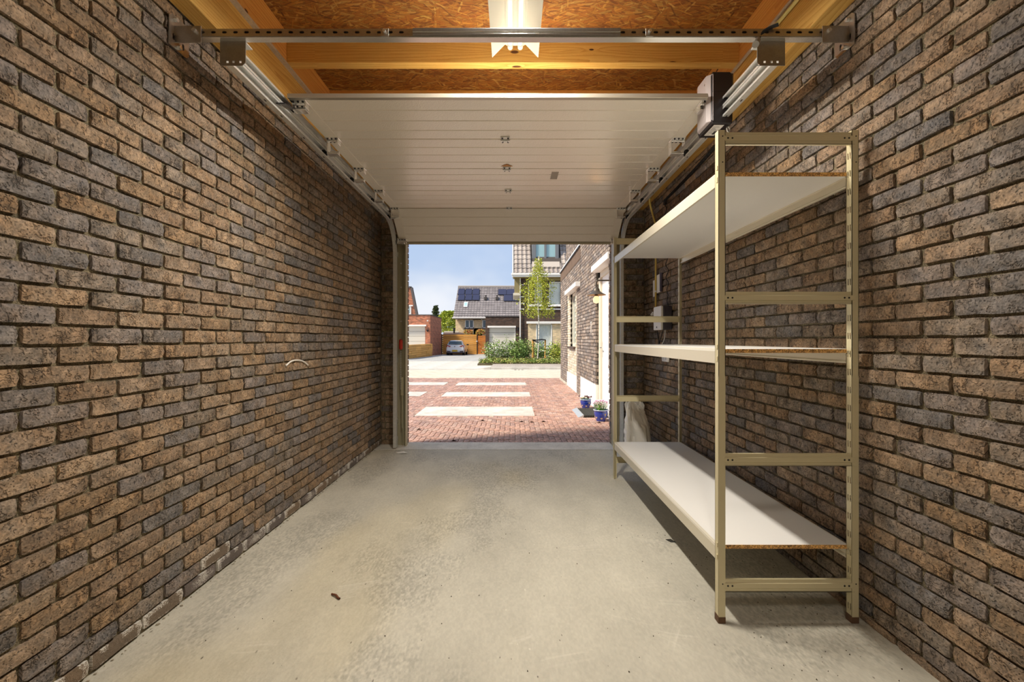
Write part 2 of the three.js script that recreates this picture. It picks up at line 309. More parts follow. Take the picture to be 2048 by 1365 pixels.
function seenArea(p, normal) { // share of the picture a small face at p takes, 0 when outside the frame
  const d = -p.z; if (d < 0.3) return 0; const x = 1026 + p.x * FOCAL / d, y = 680 - (p.y - EYE) * FOCAL / d;
  if (x < -60 || x > 2108 || y < -40 || y > 1405) return 0;
  _v.set(0, EYE, 0).sub(p); const l = _v.length(); return Math.max(0, _v.dot(normal) / l) / (l * l);
}
function layBricks(wall, o) { // o: base, U, W, u0, u1, v0, v1, phase, row0, tone(k,j) -> index, most, plain
  const V = new THREE.Vector3(0, 1, 0), list = [], r = rng(o.seed ?? 1), og = origins.get(wall);
  const j0 = Math.ceil((o.v0 - o.row0) / PV - 1 + 0.2), j1 = Math.floor((o.v1 - o.row0) / PV);
  for (let j = j0; j <= j1; j++) {
    const ph = o.phase + (Math.abs(j) % 2 ? PU / 2 : 0), k0 = Math.floor((o.u0 - ph) / PU), k1 = Math.ceil((o.u1 - ph) / PU);
    for (let k = k0; k < k1; k++) {
      let a = ph + k * PU + (PU - BL) / 2, b = a + BL, c = o.row0 + j * PV + (PV - BH) / 2, e = c + BH;
      a = Math.max(a, o.u0); b = Math.min(b, o.u1); c = Math.max(c, o.v0); e = Math.min(e, o.v1); if (b - a < 0.02 || e - c < 0.008) continue;
      if (o.skip && o.skip((a + b) / 2, (c + e) / 2, a, b)) continue;
      const proud = (r() - 0.5) * 0.006 * (o.rough ?? 1), m = new THREE.Matrix4().makeBasis(o.U, V, o.W);
      m.multiply(new THREE.Matrix4().makeRotationFromEuler(new THREE.Euler((r() - 0.5) * 0.05, (r() - 0.5) * 0.02, (r() - 0.5) * 0.014)));
      const p = o.base.clone().addScaledVector(o.U, (a + b) / 2).addScaledVector(V, (c + e) / 2).addScaledVector(o.W, proud);
      m.scale(new THREE.Vector3((b - a) / BL, (e - c) / BH, 1)); m.setPosition(p);
      list.push({ m, p, j, k, tone: o.tone(r, j, k), g: Math.floor(r() * 16), flip: r() < 0.5, area: seenArea(p, o.W), bloom: o.bloom && o.bloom(r, j, k), s: 0.88 + 0.24 * r() });
    }
  }
  for (const b of list) if (b.bloom && b.j <= 0 && b.area > 0) b.area += 1;   // the whitened foot of the wall, brick by brick
  list.sort((x, y) => y.area - x.area);
  const single = list.filter((b, i) => b.area > 0 && i < (o.most ?? 300)), rest = list.filter((b, i) => !(b.area > 0 && i < (o.most ?? 300)));
  for (const b of single) {
    const me = new THREE.Mesh(b.bloom ? BLOOM[b.g % 8] : BRICKS[b.g], b.bloom ? M.bloom : M.bricks[b.tone]); me.name = 'brick'; me.castShadow = me.receiveShadow = true;
    if (b.flip && !b.bloom) b.m.multiply(new THREE.Matrix4().makeRotationZ(Math.PI));
    b.m.clone().premultiply(new THREE.Matrix4().makeTranslation(-og.x, -og.y, -og.z)).decompose(me.position, me.quaternion, me.scale);
    wall.add(me);
  }
  if (rest.length) {
    const geos = rest.map((b) => {
      const g = (o.plain ? PLAINBRICK : BRICKS[b.g]).clone(), uv = g.attributes.uv, ox = r() * 5, oy = r() * 5; for (let i = 0; i < uv.count; i++) uv.setXY(i, uv.getX(i) * (o.plain ? BL : 1) + ox, uv.getY(i) * (o.plain ? BH : 1) + oy);
      if (b.flip) b.m.multiply(new THREE.Matrix4().makeRotationZ(Math.PI));
      g.applyMatrix4(b.m); const c = (o.tones ?? TONES)[b.tone], col = new Float32Array(g.attributes.position.count * 3); for (let i = 0; i < col.length; i += 3) { col[i] = c.r * b.s; col[i + 1] = c.g * b.s; col[i + 2] = c.b * b.s; }
      g.setAttribute('color', new THREE.BufferAttribute(col, 3)); return g;
    });
    const g = mergeGeometries(geos).translate(-og.x, -og.y, -og.z), me = new THREE.Mesh(g, M.brickMany); me.name = 'bricks'; me.userData.kind = 'stuff'; me.castShadow = me.receiveShadow = true; wall.add(me);
  }
}
const X = new THREE.Vector3(1, 0, 0), NX = new THREE.Vector3(-1, 0, 0), Z = new THREE.Vector3(0, 0, 1), NZ = new THREE.Vector3(0, 0, -1);
const mixTone = (r) => pickWith(r, [0, 0, 1, 1, 2, 2, 3, 3, 9, 9, 4, 4, 5, 6, 6, 7, 7]), brownTone = (r) => pickWith(r, [0, 0, 1, 3, 3, 9, 9, 9, 7, 7, 6, 6, 2, 3, 4, 5]);
function pickWith(r, l) { return l[Math.floor(r() * l.length)]; }

// ---------------------------------------------------------------- the garage: walls, floor, roof
const WL = -1.44, WR = 1.43, DF = 4.95, DO = 5.06, DB = -1.9, OSB = 2.96, JL = -1.165, JR = 1.075, HEAD = 2.42, OUT = -0.03;
const wallLeft = struct('wall_left', [WL, 0, 2]);
part('mortar', bx(WL - 0.22, WL - 0.0135, -0.3, 3.1, DB - 0.2, DF), M.mortar, wallLeft);
layBricks(wallLeft, { base: V3(WL, 0, 0), U: NZ, W: X, u0: -1.88, u1: DF - 0.006, v0: 0.012, v1: 2.96, phase: 0.005, row0: 0.008, tone: mixTone, bloom: (r, j, k) => j <= 0 || (j === 1 && r() < 0.25), seed: 3 });
const wallRight = struct('wall_right', [WR, 0, 2]);
part('mortar', bx(WR + 0.0135, WR + 0.22, -0.3, 3.1, DB - 0.2, DF), M.mortar, wallRight);
layBricks(wallRight, { base: V3(WR, 0, 0), U: Z, W: NX, u0: -DF + 0.006, u1: 1.88, v0: 0.0, v1: 2.96, phase: -0.158, row0: -0.027, tone: brownTone, seed: 4 });
const wallFront = struct('wall_front', [0, 0, DF]);
part('mortar', [bx(WL - 0.22, JL - 0.009, -0.3, HEAD, DF + 0.009, DO - 0.009), bx(JR + 0.009, WR + 0.22, -0.3, HEAD, DF + 0.009, DO - 0.009), bx(WL - 0.22, WR + 0.22, HEAD, 3.1, DF + 0.009, DO - 0.009)], M.mortar, wallFront);
const fb = { base: V3(0, 0, DF), U: X, W: Z, row0: -0.01, phase: 0.03, tone: mixTone };
layBricks(wallFront, { ...fb, u0: WL, u1: JL, v0: 0, v1: 2.9, seed: 5, most: 150 });
layBricks(wallFront, { ...fb, u0: JR, u1: WR, v0: 0, v1: 2.9, seed: 6, most: 130, tone: brownTone });
layBricks(wallFront, { base: V3(JL, 0, 0), U: NZ, W: X, row0: -0.01, phase: DF - 0.002, u0: DF, u1: DO + 0.004, v0: -0.05, v1: HEAD, tone: mixTone, seed: 7, most: 60 });
layBricks(wallFront, { base: V3(JR, 0, 0), U: Z, W: NX, row0: -0.01, phase: -DO - 0.002, u0: -DO - 0.004, u1: -DF, v0: -0.05, v1: HEAD, tone: brownTone, seed: 8, most: 0 });
for (const [u0, u1, v0] of [[-WR - 0.2, -JR, -0.05], [-JL, 1.66, -0.05], [-JR, -JL, HEAD]]) layBricks(wallFront, { base: V3(0, 0, DO), U: NX, W: NZ, row0: -0.01, phase: 0, u0, u1, v0, v1: 3.1, tone: mixTone, seed: 9, most: 0, plain: true });
const wallBack = struct('wall_back', [0, 0, DB]);
part('mortar', bx(WL - 0.22, WR + 0.22, -0.3, 3.1, DB - 0.22, DB - 0.009), M.mortar, wallBack);
layBricks(wallBack, { base: V3(0, 0, DB), U: NX, W: NZ, row0: -0.01, phase: 0, u0: -WR, u1: -WL, v0: 0, v1: 2.96, tone: mixTone, seed: 10, most: 0, plain: true });

const floor = struct('floor', [0, 0, 2]);
{ // the slab, with the map laid out so that dirt in it lies along the walls
  const slab = part('concrete_slab', bx(WL - 0.2, WR + 0.2, -0.3, 0, DB - 0.2, 4.72), M.floor, floor);
  const p = slab.geometry.attributes.position, uv = slab.geometry.attributes.uv; for (let i = 0; i < p.count; i++) uv.setXY(i, p.getX(i) + 1.6, -p.getZ(i) + 3.0);
  part('threshold', bx(WL - 0.2, WR + 0.2, -0.3, 0.004, 4.72, DO - 0.0, 0.006), mat(0xf4eedf, 0.8, { map: T.plain, bumpMap: T.grainBump, bumpScale: 0.003 }), floor, { label: 'pale concrete threshold strip' });
  // crumbs of mortar where the left wall meets the slab
  const g = []; for (let k = 0; k < 150; k++) { const d = rr(0.9, 4.7), s = 0.001 + 0.006 * R() * R(); g.push(new THREE.DodecahedronGeometry(s, 0).scale(1.5, 0.6, 1.2).rotateY(rr(0, 6)).translate(WL + 0.002 + 0.014 * R() * R(), 0.002, -d)); }
  part('mortar_crumbs', g, mat(0x8f8570, 0.95), floor, { kind: 'stuff' });
}
const ceiling = struct('ceiling', [0, OSB, 2]);
for (const [d0, d1] of [[DB - 0.2, 0.82], [0.824, 2.685], [2.689, 5.06]]) part('ceiling_panel', bx(WL - 0.2, WR + 0.2, OSB, OSB + 0.018, d0, d1), M.osb, ceiling);
part('roof_deck', bx(WL - 0.25, WR + 0.25, OSB + 0.02, OSB + 0.3, DB - 0.25, DO + 0.02), M.rubber, ceiling);
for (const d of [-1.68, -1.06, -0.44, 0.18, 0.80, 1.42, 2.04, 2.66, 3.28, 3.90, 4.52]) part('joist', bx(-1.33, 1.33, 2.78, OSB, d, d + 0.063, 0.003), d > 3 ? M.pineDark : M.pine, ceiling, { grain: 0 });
for (const s of [-1, 1]) {
  part('wall_plate', bx(s * 1.35, s * (s < 0 ? 1.44 : 1.43), 2.57, 2.78, DB, DF, 0.003), M.pine, ceiling, { grain: 2 });
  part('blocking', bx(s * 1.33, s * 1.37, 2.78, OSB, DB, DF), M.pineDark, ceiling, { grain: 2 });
}
part('sealing_lath', bx(-1.35, -1.325, 2.766, 2.78, DB, 3.0), M.lath, ceiling, { grain: 2, label: 'pale lath along the top of the wall plate' });
part('sealing_lath', bx(1.325, 1.34, 2.77, 2.78, DB, 3.0), M.lath, ceiling, { grain: 2, label: 'pale lath along the top of the wall plate' });

// ---------------------------------------------------------------- strip light under the joists
for (const [d0, d1, label] of [[1.81, 2.47, 'white twin-tube strip light with angled reflector wings before the raised door'], [-1.05, -0.39, 'white twin-tube strip light over the back of the garage, behind the viewer']]) {
  const xc = 0.012, ys = 2.775;
  const t = thing('strip_light', label, 'lamp', [xc, ys, (d0 + d1) / 2]);
  const enamel = mat(0xe6e3d8, 0.42);
  for (const s of [-1, 1]) {
    const P = [[xc + s * 0.035, ys - 0.012], [xc + s * 0.057, ys - 0.014], [xc + s * 0.124, ys - 0.083], [xc + s * 0.126, ys - 0.082], [xc + s * 0.059, ys - 0.010], [xc + s * 0.035, ys - 0.008]];
    part('reflector_wing', alongD(s < 0 ? P : P.slice().reverse(), d0, d1), enamel, t);
  }
  part('housing', [bx(xc - 0.05, xc + 0.05, ys - 0.02, ys + 0.004, d0, d1, 0.003), bx(xc - 0.009, xc + 0.009, ys - 0.024, ys - 0.015, d0 + 0.06, d1 - 0.06, 0.002)], enamel, t);
  const tubeGlow = new THREE.MeshStandardMaterial({ color: 0xf4f2ea, roughness: 0.25, emissive: 0xfff2dc, emissiveIntensity: 0.55 });
  for (const s of [-1, 1]) {
    const x = xc + s * 0.027, y = ys - 0.0275;
    part('tube', cyl(V3(x, y, d0 + 0.03), V3(x, y, d1 - 0.03), 0.0115, 16), tubeGlow, t, { label: 'lit fluorescent tube' });
    for (const d of [d0 + 0.012, d1 - 0.03]) {
      const h = part('lamp_holder', [bx(x - 0.0145, x + 0.0145, y - 0.004, ys - 0.008, d, d + 0.026, 0.004), cyl(V3(x, y - 0.004, d), V3(x, y - 0.004, d + 0.026), 0.0145, 14)], M.white, t);
      part('contact', [bx(x - 0.003, x + 0.003, y - 0.012, y + 0.004, d + 0.024, d + 0.0275), bx(x - 0.008, x + 0.008, y + 0.006, y + 0.01, d + 0.024, d + 0.0275)], M.black, h);
    }
  }
  const l = new THREE.RectAreaLight(0xfff7ec, d0 > 0 ? LAMP * 1.5 : LAMP * 0.62, 0.08, d1 - d0 - 0.1); l.name = 'strip_light_glow'; l.position.set(xc, ys - 0.086, -(d0 + d1) / 2); l.lookAt(xc, 0, -(d0 + d1) / 2); scene.add(l);
}

// ---------------------------------------------------------------- sectional door run back under the ceiling
const DX0 = -1.2, DX1 = 1.1, DY = 2.45, DC = -0.05;
{
  const t = thing('sectional_door', 'cream ribbed sectional garage door rolled back overhead on its tracks', 'garage door', [DC, DY, 3.4]);
  const panelProfile = (L) => { // (along, up): face below with three fine grooves, lips at both ends
    const p = [], q = L / 4, a = (x, y) => p.push([x, y]);
    a(0.004, 0.012); a(0.008, 0.0);
    for (let k = 1; k < 4; k++) { a(q * k - 0.006, 0); a(q * k - 0.002, 0.006); a(q * k + 0.002, 0.006); a(q * k + 0.006, 0); }
    a(L - 0.008, 0); a(L - 0.004, 0.012); a(L - 0.004, 0.022); a(0.004, 0.022); return p;
  };
  const seams = [2.44, 2.93, 3.435, 3.94, 4.465], bottom = { d: 4.805, y: 2.185 };
  const place = (g, k) => { if (k < 4) return g; const ang = Math.atan2(DY - bottom.y, bottom.d - 4.465); return g.translate(0, -DY, 4.465).rotateX(-ang).translate(0, DY, -4.465); };
  const hinges = (p, d, k) => {};
  for (let k = 0; k < 5; k++) {
    const d = seams[k], L = k < 4 ? seams[k + 1] - d : 0.43;
    const P = panelProfile(L).map(([a, b]) => [d + a, DY + b]);
    const pn = part('door_panel', place(alongX(P, DX0, DX1), k), M.door, t);
    for (const [x0, x1, s] of [[DX0 - 0.004, DX0 + 0.075, 1], [DX1 - 0.075, DX1 + 0.004, -1]]) {
      const cap = part('end_cap', place(bx(x0, x1, DY - 0.0022, DY + 0.024, d + 0.004, d + L - 0.004, 0.001), k), M.doorTrim, pn);
    }
    const sc = []; for (const s of [-1, 1]) for (const q of [0.25, 0.30, 0.62, 0.67]) for (const o of [0.02, 0.052]) { const x = s < 0 ? DX0 + o : DX1 - o; sc.push(cyl(V3(x, DY - 0.0035, d + q * L), V3(x, DY, d + q * L), 0.003, 6)); }
    part('screws', place(mergeGeometries(sc.map(finish)), k), M.zinc, pn);
  }
  part('edge_rail', [bx(DX0 - 0.004, DX1 - 0.06, DY - 0.010, DY + 0.014, 2.41, 2.437, 0.003), bx(DX0 - 0.004, DX1 - 0.06, DY - 0.003, DY + 0.024, 2.436, 2.446)], mat(0xb9b3a4, 0.35, { metalness: 0.6 }), t, { label: 'aluminium rail along the door edge nearest the camera' });
  part('edge_rail', [place(bx(DX0 - 0.004, DX1 + 0.004, DY - 0.004, DY + 0.044, 4.895, 4.912, 0.003), 4), place(bx(DX0, DX1, DY + 0.002, DY + 0.036, 4.912, 4.93, 0.006), 4)], M.frameOlive, t, { label: 'olive rail and dark rubber lip along the outer edge' });
  // hinges at each seam: one in the middle, two at the sides that carry rollers into the tracks
  for (let k = 1; k < 5; k++) {
    const d = seams[k], x = DC + (k - 1) * 0.004;
    const h = part('hinge', [bx(x - 0.03, x + 0.03, DY - 0.006, DY - 0.001, d - 0.04, d + 0.04, 0.002), cyl(V3(x - 0.03, DY - 0.009, d), V3(x + 0.03, DY - 0.009, d), 0.007, 10), bx(x - 0.03, x - 0.018, DY - 0.016, DY, d - 0.014, d + 0.014, 0.002), bx(x + 0.018, x + 0.03, DY - 0.016, DY, d - 0.014, d + 0.014, 0.002)], M.zinc, t);
    part('bolts', [-0.018, 0.018].flatMap((o) => [-0.027, 0.027].map((e) => cyl(V3(x + o, DY - 0.012, d + e), V3(x + o, DY - 0.004, d + e), 0.006, 6))), M.black, h);
    if (k === 2) part('paper_triangle', ext(poly([[-0.045, 0], [0.045, 0], [0, 0.045]]), 0.001).rotateX(Math.PI / 2).rotateY(0).scale(1, 1, 1).translate(x, DY - 0.002, -(d - 0.05)).rotateY(0), mat(0xc98d52, 0.8), t, { label: 'small orange paper triangle beside the hinge' });
  }
  for (let k = 0; k < 6; k++) for (const s of [-1, 1]) {
    const low = k === 5, d = low ? 4.775 : k === 0 ? 2.475 : seams[k], y = low ? 2.21 : DY, x = s < 0 ? DX0 + 0.035 : DX1 - 0.035, xo = s < 0 ? -1.235 : 1.135;
    const ry = k === 0 ? 2.425 : low ? 2.17 : 2.372, rd = low ? 4.745 : d + 0.03;
    const h = part('roller_hinge', [bx(x - 0.045, x + 0.045, y - 0.007, y - 0.001, d - 0.035, d + 0.035, 0.002), cyl(V3(x - 0.04, y - 0.011, d), V3(x + 0.04, y - 0.011, d), 0.008, 10),
      bx(x - 0.042, x - 0.036, ry - 0.015, y, rd - 0.03, rd + 0.02, 0.002), bx(x + 0.036, x + 0.042, y - 0.04, y, d - 0.026, d + 0.02, 0.002), bx(x - 0.042, x + 0.03, ry - 0.016, ry - 0.011, rd - 0.03, rd + 0.02, 0.002), cyl(V3(x + s * 0.0, ry, rd), V3(xo, ry, rd), 0.0055, 8), cyl(V3(x - s * 0.03, ry, rd), V3(x + s * 0.03, ry, rd), 0.011, 10)], M.zincBright, t);
    part('roller', [cyl(V3(xo - s * 0.012, ry, rd), V3(xo + s * 0.008, ry, rd), 0.0215, 16), cyl(V3(xo - s * 0.018, ry, rd), V3(xo - s * 0.01, ry, rd), 0.009, 8)], M.rubber, h, { label: 'black nylon roller' });
    part('bolts', [-0.026, 0, 0.026].flatMap((o) => [-0.024, 0.024].map((e) => cyl(V3(x + o, y - 0.013, d + e), V3(x + o, y - 0.004, d + e), 0.006, 6))), M.black, h);
    if (k === 0 && s < 0) part('arm', [spin(bx(xo - 0.005, xo + 0.045, 2.40, 2.407, 2.36, 2.50, 0.01), 'X', 0.25, V3(xo, 2.40, 2.43))], M.darkPlastic, h);
  }
  part('sticker', bx(0.30, 0.355, DY - 0.0012, DY, 3.50, 3.66), mat(0xa49c8e, 0.6), t, { label: 'small grey information sticker' });
}
// door tracks: two rolled channels, one above the other, and the curve down to the floor
function channel(t, s, x, path) { // x: plane of the web; lips point to the middle of the garage
  const e = 0.0022, w = 0.031, h = 0.052, l = 0.011, i = -s; // outline in (inward, up)
  const O = [[0, 0], [w, 0], [w, l], [w - e, l], [w - e, e * 1.2], [w * 0.55, e * 1.2], [w * 0.5, e * 2.4], [w * 0.42, e * 1.2], [e, e * 1.2], [e, h * 0.42], [e * 2, h * 0.5], [e, h * 0.58], [e, h - e], [w - e, h - e], [w - e, h - l], [w, h - l], [w, h], [0, h]].map(([a, b]) => [a, b - h / 2]);
  return part('channel', sweep(O, path.map(({ d, y, n }) => ({ p: V3(x, y, d), a: new THREE.Vector3(i, 0, 0), b: n }))), M.zinc, t);
}
for (const s of [-1, 1]) {
  const x = s < 0 ? -1.252 : 1.155, name = s < 0 ? 'left' : 'right';
  const t = thing('door_track', `galvanised double door track above the ${s < 0 ? 'bare brick wall opposite the shelving' : 'shelving, with the black opener on it'}`, 'track', [x, 2.37, 3.2]);
  const up = new THREE.Vector3(0, 1, 0), path = [{ d: 1.96, y: 2.372, n: up }], r = 0.34, dc = 4.748;
  for (let k = 0; k <= 14; k++) { const a = k / 14 * Math.PI / 2, n = new THREE.Vector3(0, Math.cos(a), -Math.sin(a)); path.push({ d: dc - r + r * Math.sin(a), y: 2.372 - r + r * Math.cos(a), n }); }
  path.push({ d: dc, y: 0.02, n: NZ.clone() });
  channel(t, s, x, path);
  channel(t, s, x, [{ d: 1.96, y: 2.427, n: up }, { d: 4.55, y: 2.427, n: up }]);
  part('slots', [2.2, 2.36, 2.62, 2.9, 3.05, 3.3, 3.62, 3.9, 4.1].flatMap((d) => [bx(x - s * 0.003, x - s * 0.0018, 2.376, 2.381, d, d + 0.022), bx(x - s * 0.012, x - s * 0.018, 2.3448, 2.346, d + 0.05, d + 0.068)]), M.black, t);
  // upright frame beside the opening, its ties to the track
  const fx0 = s < 0 ? -1.26 : 1.075, fx1 = s < 0 ? -1.15 : 1.165;
  part('upright', [bx(fx0, fx1, 0.0, 2.3, 4.925, 4.945, 0.003), bx(s < 0 ? fx1 - 0.012 : fx0, s < 0 ? fx1 : fx0 + 0.012, 0, 2.3, 4.86, 4.93, 0.004), bx(s < 0 ? -1.205 : 1.105, s < 0 ? -1.197 : 1.113, 0, 2.3, 4.905, 4.93, 0.002)], M.frameOlive, t, { label: 'olive painted upright beside the opening' });
  parts('tie', [0.25, 0.9, 1.55, 2.05].map((y) => bx(x - 0.004, x + 0.004, y, y + 0.05, 4.77, 4.93, 0.002)), M.zinc, t);
  part('bolts', [1.35, 1.72, 1.98].map((y) => cyl(V3(s < 0 ? -1.215 : 1.12, y, 4.915), V3(s < 0 ? -1.215 : 1.12, y, 4.926), 0.009, 6)), M.zinc, t);
  part('bottom_fitting', [bx(x - s * 0.0 - 0.02, x + 0.02, 0.02, 0.12, 4.80, 4.85, 0.004)], M.zinc, t);
}
{ // red pull handle and its toothed strap on the left upright
  const x = -1.2, d = 4.84;
  const t = thing('pull_handle', 'red plastic pull handle on a chain beside the left door upright', 'handle', [x, 1.12, d]);
  part('grip', [new THREE.CapsuleGeometry(0.02, 0.075, 4, 12).translate(x, 1.10, -d)], mat(0xc2331c, 0.4), t);
  part('chain', Array.from({ length: 22 }, (_, k) => bx(x - 0.005, x + 0.005, 0.62 + k * 0.019, 0.63 + k * 0.019, d - 0.004, d + 0.004, 0.002)), M.zinc, t);
  part('tensioner', [bx(x - 0.004, x + 0.028, 0.55, 0.75, d + 0.005, d + 0.02, 0.006), bx(x + 0.005, x + 0.018, 0.2, 0.6, d + 0.01, d + 0.02, 0.004)], M.frameOlive, t);
}
// slotted angle across the garage that carries the tracks
{
  const d = 1.925, y0 = 2.44;
  const t = thing('mounting_rail', 'slotted galvanised angle rail running across the garage from wall to wall', 'rail', [0, y0, d]);
  const shape = poly([[-1.36, y0], [1.36, y0], [1.36, y0 + 0.032], [-1.36, y0 + 0.032]]);
  for (let k = 0; k < 57; k++) { const x = -1.32 + k * 0.047, h = new THREE.Path(); if (x > -0.45 && x < 0.45) continue; h.absellipse(x - 0.005, y0 + 0.017, 0.0048, 0.0048, Math.PI / 2, Math.PI * 1.5); h.absellipse(x + 0.005, y0 + 0.017, 0.0048, 0.0048, -Math.PI / 2, Math.PI / 2); h.closePath(); shape.holes.push(h); }
  const steel = mat(0xc7c4bd, 0.32, { metalness: 0.92, map: T.zinc });
  part('slotted_face', ext(shape, 0.003).translate(0, 0, -d), steel, t);
  part('lower_flange', bx(-1.36, 1.36, y0 - 0.003, y0, d, d + 0.034, 0.001), M.zincBright, t);
  part('back_web', [bx(-1.36, 1.36, y0, y0 + 0.032, d + 0.031, d + 0.034), bx(-1.36, 1.36, y0 + 0.029, y0 + 0.032, d, d + 0.034)], steel, t);
  part('stiffener', alongX([[d - 0.007, y0 + 0.003], [d - 0.002, y0 + 0.003], [d - 0.002, y0 + 0.033], [d - 0.007, y0 + 0.033], [d - 0.009, y0 + 0.029], [d - 0.006, y0 + 0.02], [d - 0.009, y0 + 0.017], [d - 0.006, y0 + 0.014], [d - 0.009, y0 + 0.008]], -0.425, 0.455), steel, t, { label: 'ribbed inner channel at mid span' });
  for (const x of [-0.545, 0.58]) { const p = part('splice_plate', [bx(x - 0.017, x + 0.017, y0 - 0.001, y0 + 0.034, d - 0.005, d, 0.002)], steel, t); part('bolt', cyl(V3(x, y0 + 0.018, d - 0.016), V3(x, y0 + 0.018, d - 0.004), 0.007, 6), M.zincBright, p); }
  for (const s of [-1, 1]) { // end bracket: a pierced plate on the wall and a short leg on the rail
    const w = s < 0 ? WL + 0.004 : WR - 0.004, sh = poly([[1.885, 2.385], [1.985, 2.385], [2.0, 2.40], [2.0, 2.51], [1.985, 2.525], [1.90, 2.525], [1.885, 2.51]].map(([a, b]) => [a, b]));
    for (const [a, b, q] of [[1.91, 2.43, 0.006], [1.965, 2.42, 0.006], [1.935, 2.47, 0.0065], [1.96, 2.49, 0.0065]]) { const h = new THREE.Path(); h.absellipse(a, b - 0.008, q, q, Math.PI, Math.PI * 2); h.absellipse(a, b + 0.008, q, q, 0, Math.PI); h.closePath(); sh.holes.push(h); }
    const b = part('end_bracket', [ext(sh, 0.004).rotateY(Math.PI / 2).translate(w - (s > 0 ? 0.004 : 0), 0, 0), bx(w, w - s * 0.115, y0 - 0.03, y0 + 0.042, d - 0.009, d - 0.004, 0.003)], steel, t);
    part('bolts', [cyl(V3(w - s * 0.002, 2.505, 1.915), V3(w - s * 0.018, 2.505, 1.915), 0.009, 6), cyl(V3(w - s * 0.002, 2.40, 1.935), V3(w - s * 0.018, 2.40, 1.935), 0.009, 6), cyl(V3(w - s * 0.09, y0 + 0.018, d - 0.02), V3(w - s * 0.09, y0 + 0.018, d - 0.008), 0.009, 6)], M.zincBright, b);
  }
}
for (const s of [-1, 1]) { // hangers between the rail and the tracks
  const x0 = s < 0 ? -1.262 : 1.052, x1 = s < 0 ? -1.152 : 1.172, d = 1.952;
  const t = thing('track_hanger', s < 0 ? 'galvanised hanger plate with square holes holding the track opposite the shelving' : 'galvanised hanger plate carrying a cable gland above the opener track', 'bracket', [(x0 + x1) / 2, 2.38, d]);
  const sh = poly([[x0, 2.332], [x1 - (s < 0 ? 0.014 : 0), 2.332], [x1, s < 0 ? 2.346 : 2.332], [x1, 2.437], [x0, 2.437], [x0, s > 0 ? 2.346 : 2.332], ...(s > 0 ? [[x0 + 0.014, 2.332]] : [])]);
  for (const o of [0.032, 0.058, 0.088]) { const x = s < 0 ? x0 + o : x1 - o, h = new THREE.Path(); h.moveTo(x - 0.005, 2.343); h.lineTo(x + 0.005, 2.343); h.lineTo(x + 0.005, 2.353); h.lineTo(x - 0.005, 2.353); h.closePath(); sh.holes.push(h); }
  part('plate', ext(sh, 0.003).translate(0, 0, -d), mat(0xa9a79f, 0.42, { metalness: 0.9, map: T.zinc }), t);
  part('flange', bx(x0, x1, 2.432, 2.437, d, d + 0.05, 0.001), M.zinc, t);
}
{ // cable gland on the right hanger
  const t = thing('cable_gland', 'grey cylindrical sensor plug with a short black cable on the right hanger', 'cable plug', [1.02, 2.39, 1.9]);
  part('sleeve', [cyl(V3(1.008, 2.378, 1.88), V3(1.044, 2.43, 1.93), 0.0135, 16, 0.012), cyl(V3(1.03, 2.408, 1.909), V3(1.05, 2.436, 1.936), 0.009, 12)], mat(0x9a968c, 0.45), t);
  part('cable', tube([V3(1.045, 2.432, 1.932), V3(1.065, 2.46, 1.925), V3(1.09, 2.472, 1.915), V3(1.115, 2.475, 1.90)], 0.0075, 20), M.rubber, t);
}
{ // door opener clamped on the right track
  const x0 = 1.045, x1 = 1.175, y0 = 2.315, y1 = 2.585, d0 = 2.43, d1 = 2.60;
  const t = thing('door_opener', 'black box-shaped door opener with a grey cover clamped to the right track', 'motor', [(x0 + x1) / 2, y0, 2.5]);
  part('body', [alongD([[x0 + 0.028, y0], [x1 - 0.005, y0], [x1, y0 + 0.02], [x1, y1 - 0.012], [x1 - 0.012, y1], [x0 + 0.03, y1], [x0 + 0.022, y1 - 0.02], [x0 + 0.022, y0 + 0.015]], d0, d1, 0.004), bx(x1 - 0.012, x1 + 0.014, y1 - 0.10, y1 + 0.004, d0 + 0.005, d1 - 0.02, 0.008)], M.darkPlastic, t);
  part('cover', alongY([[x0 + 0.026, d0 - 0.002], [x0 + 0.03, d1 + 0.0], [x0 + 0.003, d1 - 0.035], [x0, d1 - 0.05], [x0 + 0.002, d0 + 0.02]], y0 + 0.012, y1 - 0.01, 0.003), M.greyPlastic, t);
  part('seam', bx(x0 + 0.024, x1 + 0.001, y1 - 0.105, y1 - 0.102, d0 - 0.0045, d0), M.rubber, t);
  part('label', canvasPlate(bx(x0 + 0.04, x1 - 0.035, y0 - 0.0055, y0 - 0.0045, d0 + 0.012, d1 - 0.03)), canvasLabel((g, w, h) => { g.fillStyle = '#d8d4cc'; g.fillRect(0, 0, w, h); g.fillStyle = '#2a2624'; for (let k = 0; k < 7; k++) g.fillRect(10, 14 + k * 15, 40 + (k * 37) % 60, 4); g.fillRect(w * 0.62, 16, w * 0.26, h * 0.3); }), t, { keepUV: true, label: 'white printed rating label' });
  part('shackle', [new THREE.TorusGeometry(0.014, 0.0035, 8, 18).rotateY(0.6).translate(x1 - 0.005, y0 - 0.02, -(d0 + 0.03)), cyl(V3(x1 - 0.005, y0 - 0.008, d0 + 0.03), V3(x1 - 0.005, y0 + 0.006, d0 + 0.03), 0.006, 8)], M.zinc, t);
  part('bolts', [[y1 - 0.05, 0.03], [y0 + 0.06, 0.05], [y1 - 0.13, 0.02]].map(([y, o]) => cyl(V3(x0 + 0.012, y, d0 + o), V3(x0 - 0.004, y, d0 + o), 0.006, 8)), M.zincBright, t);
}
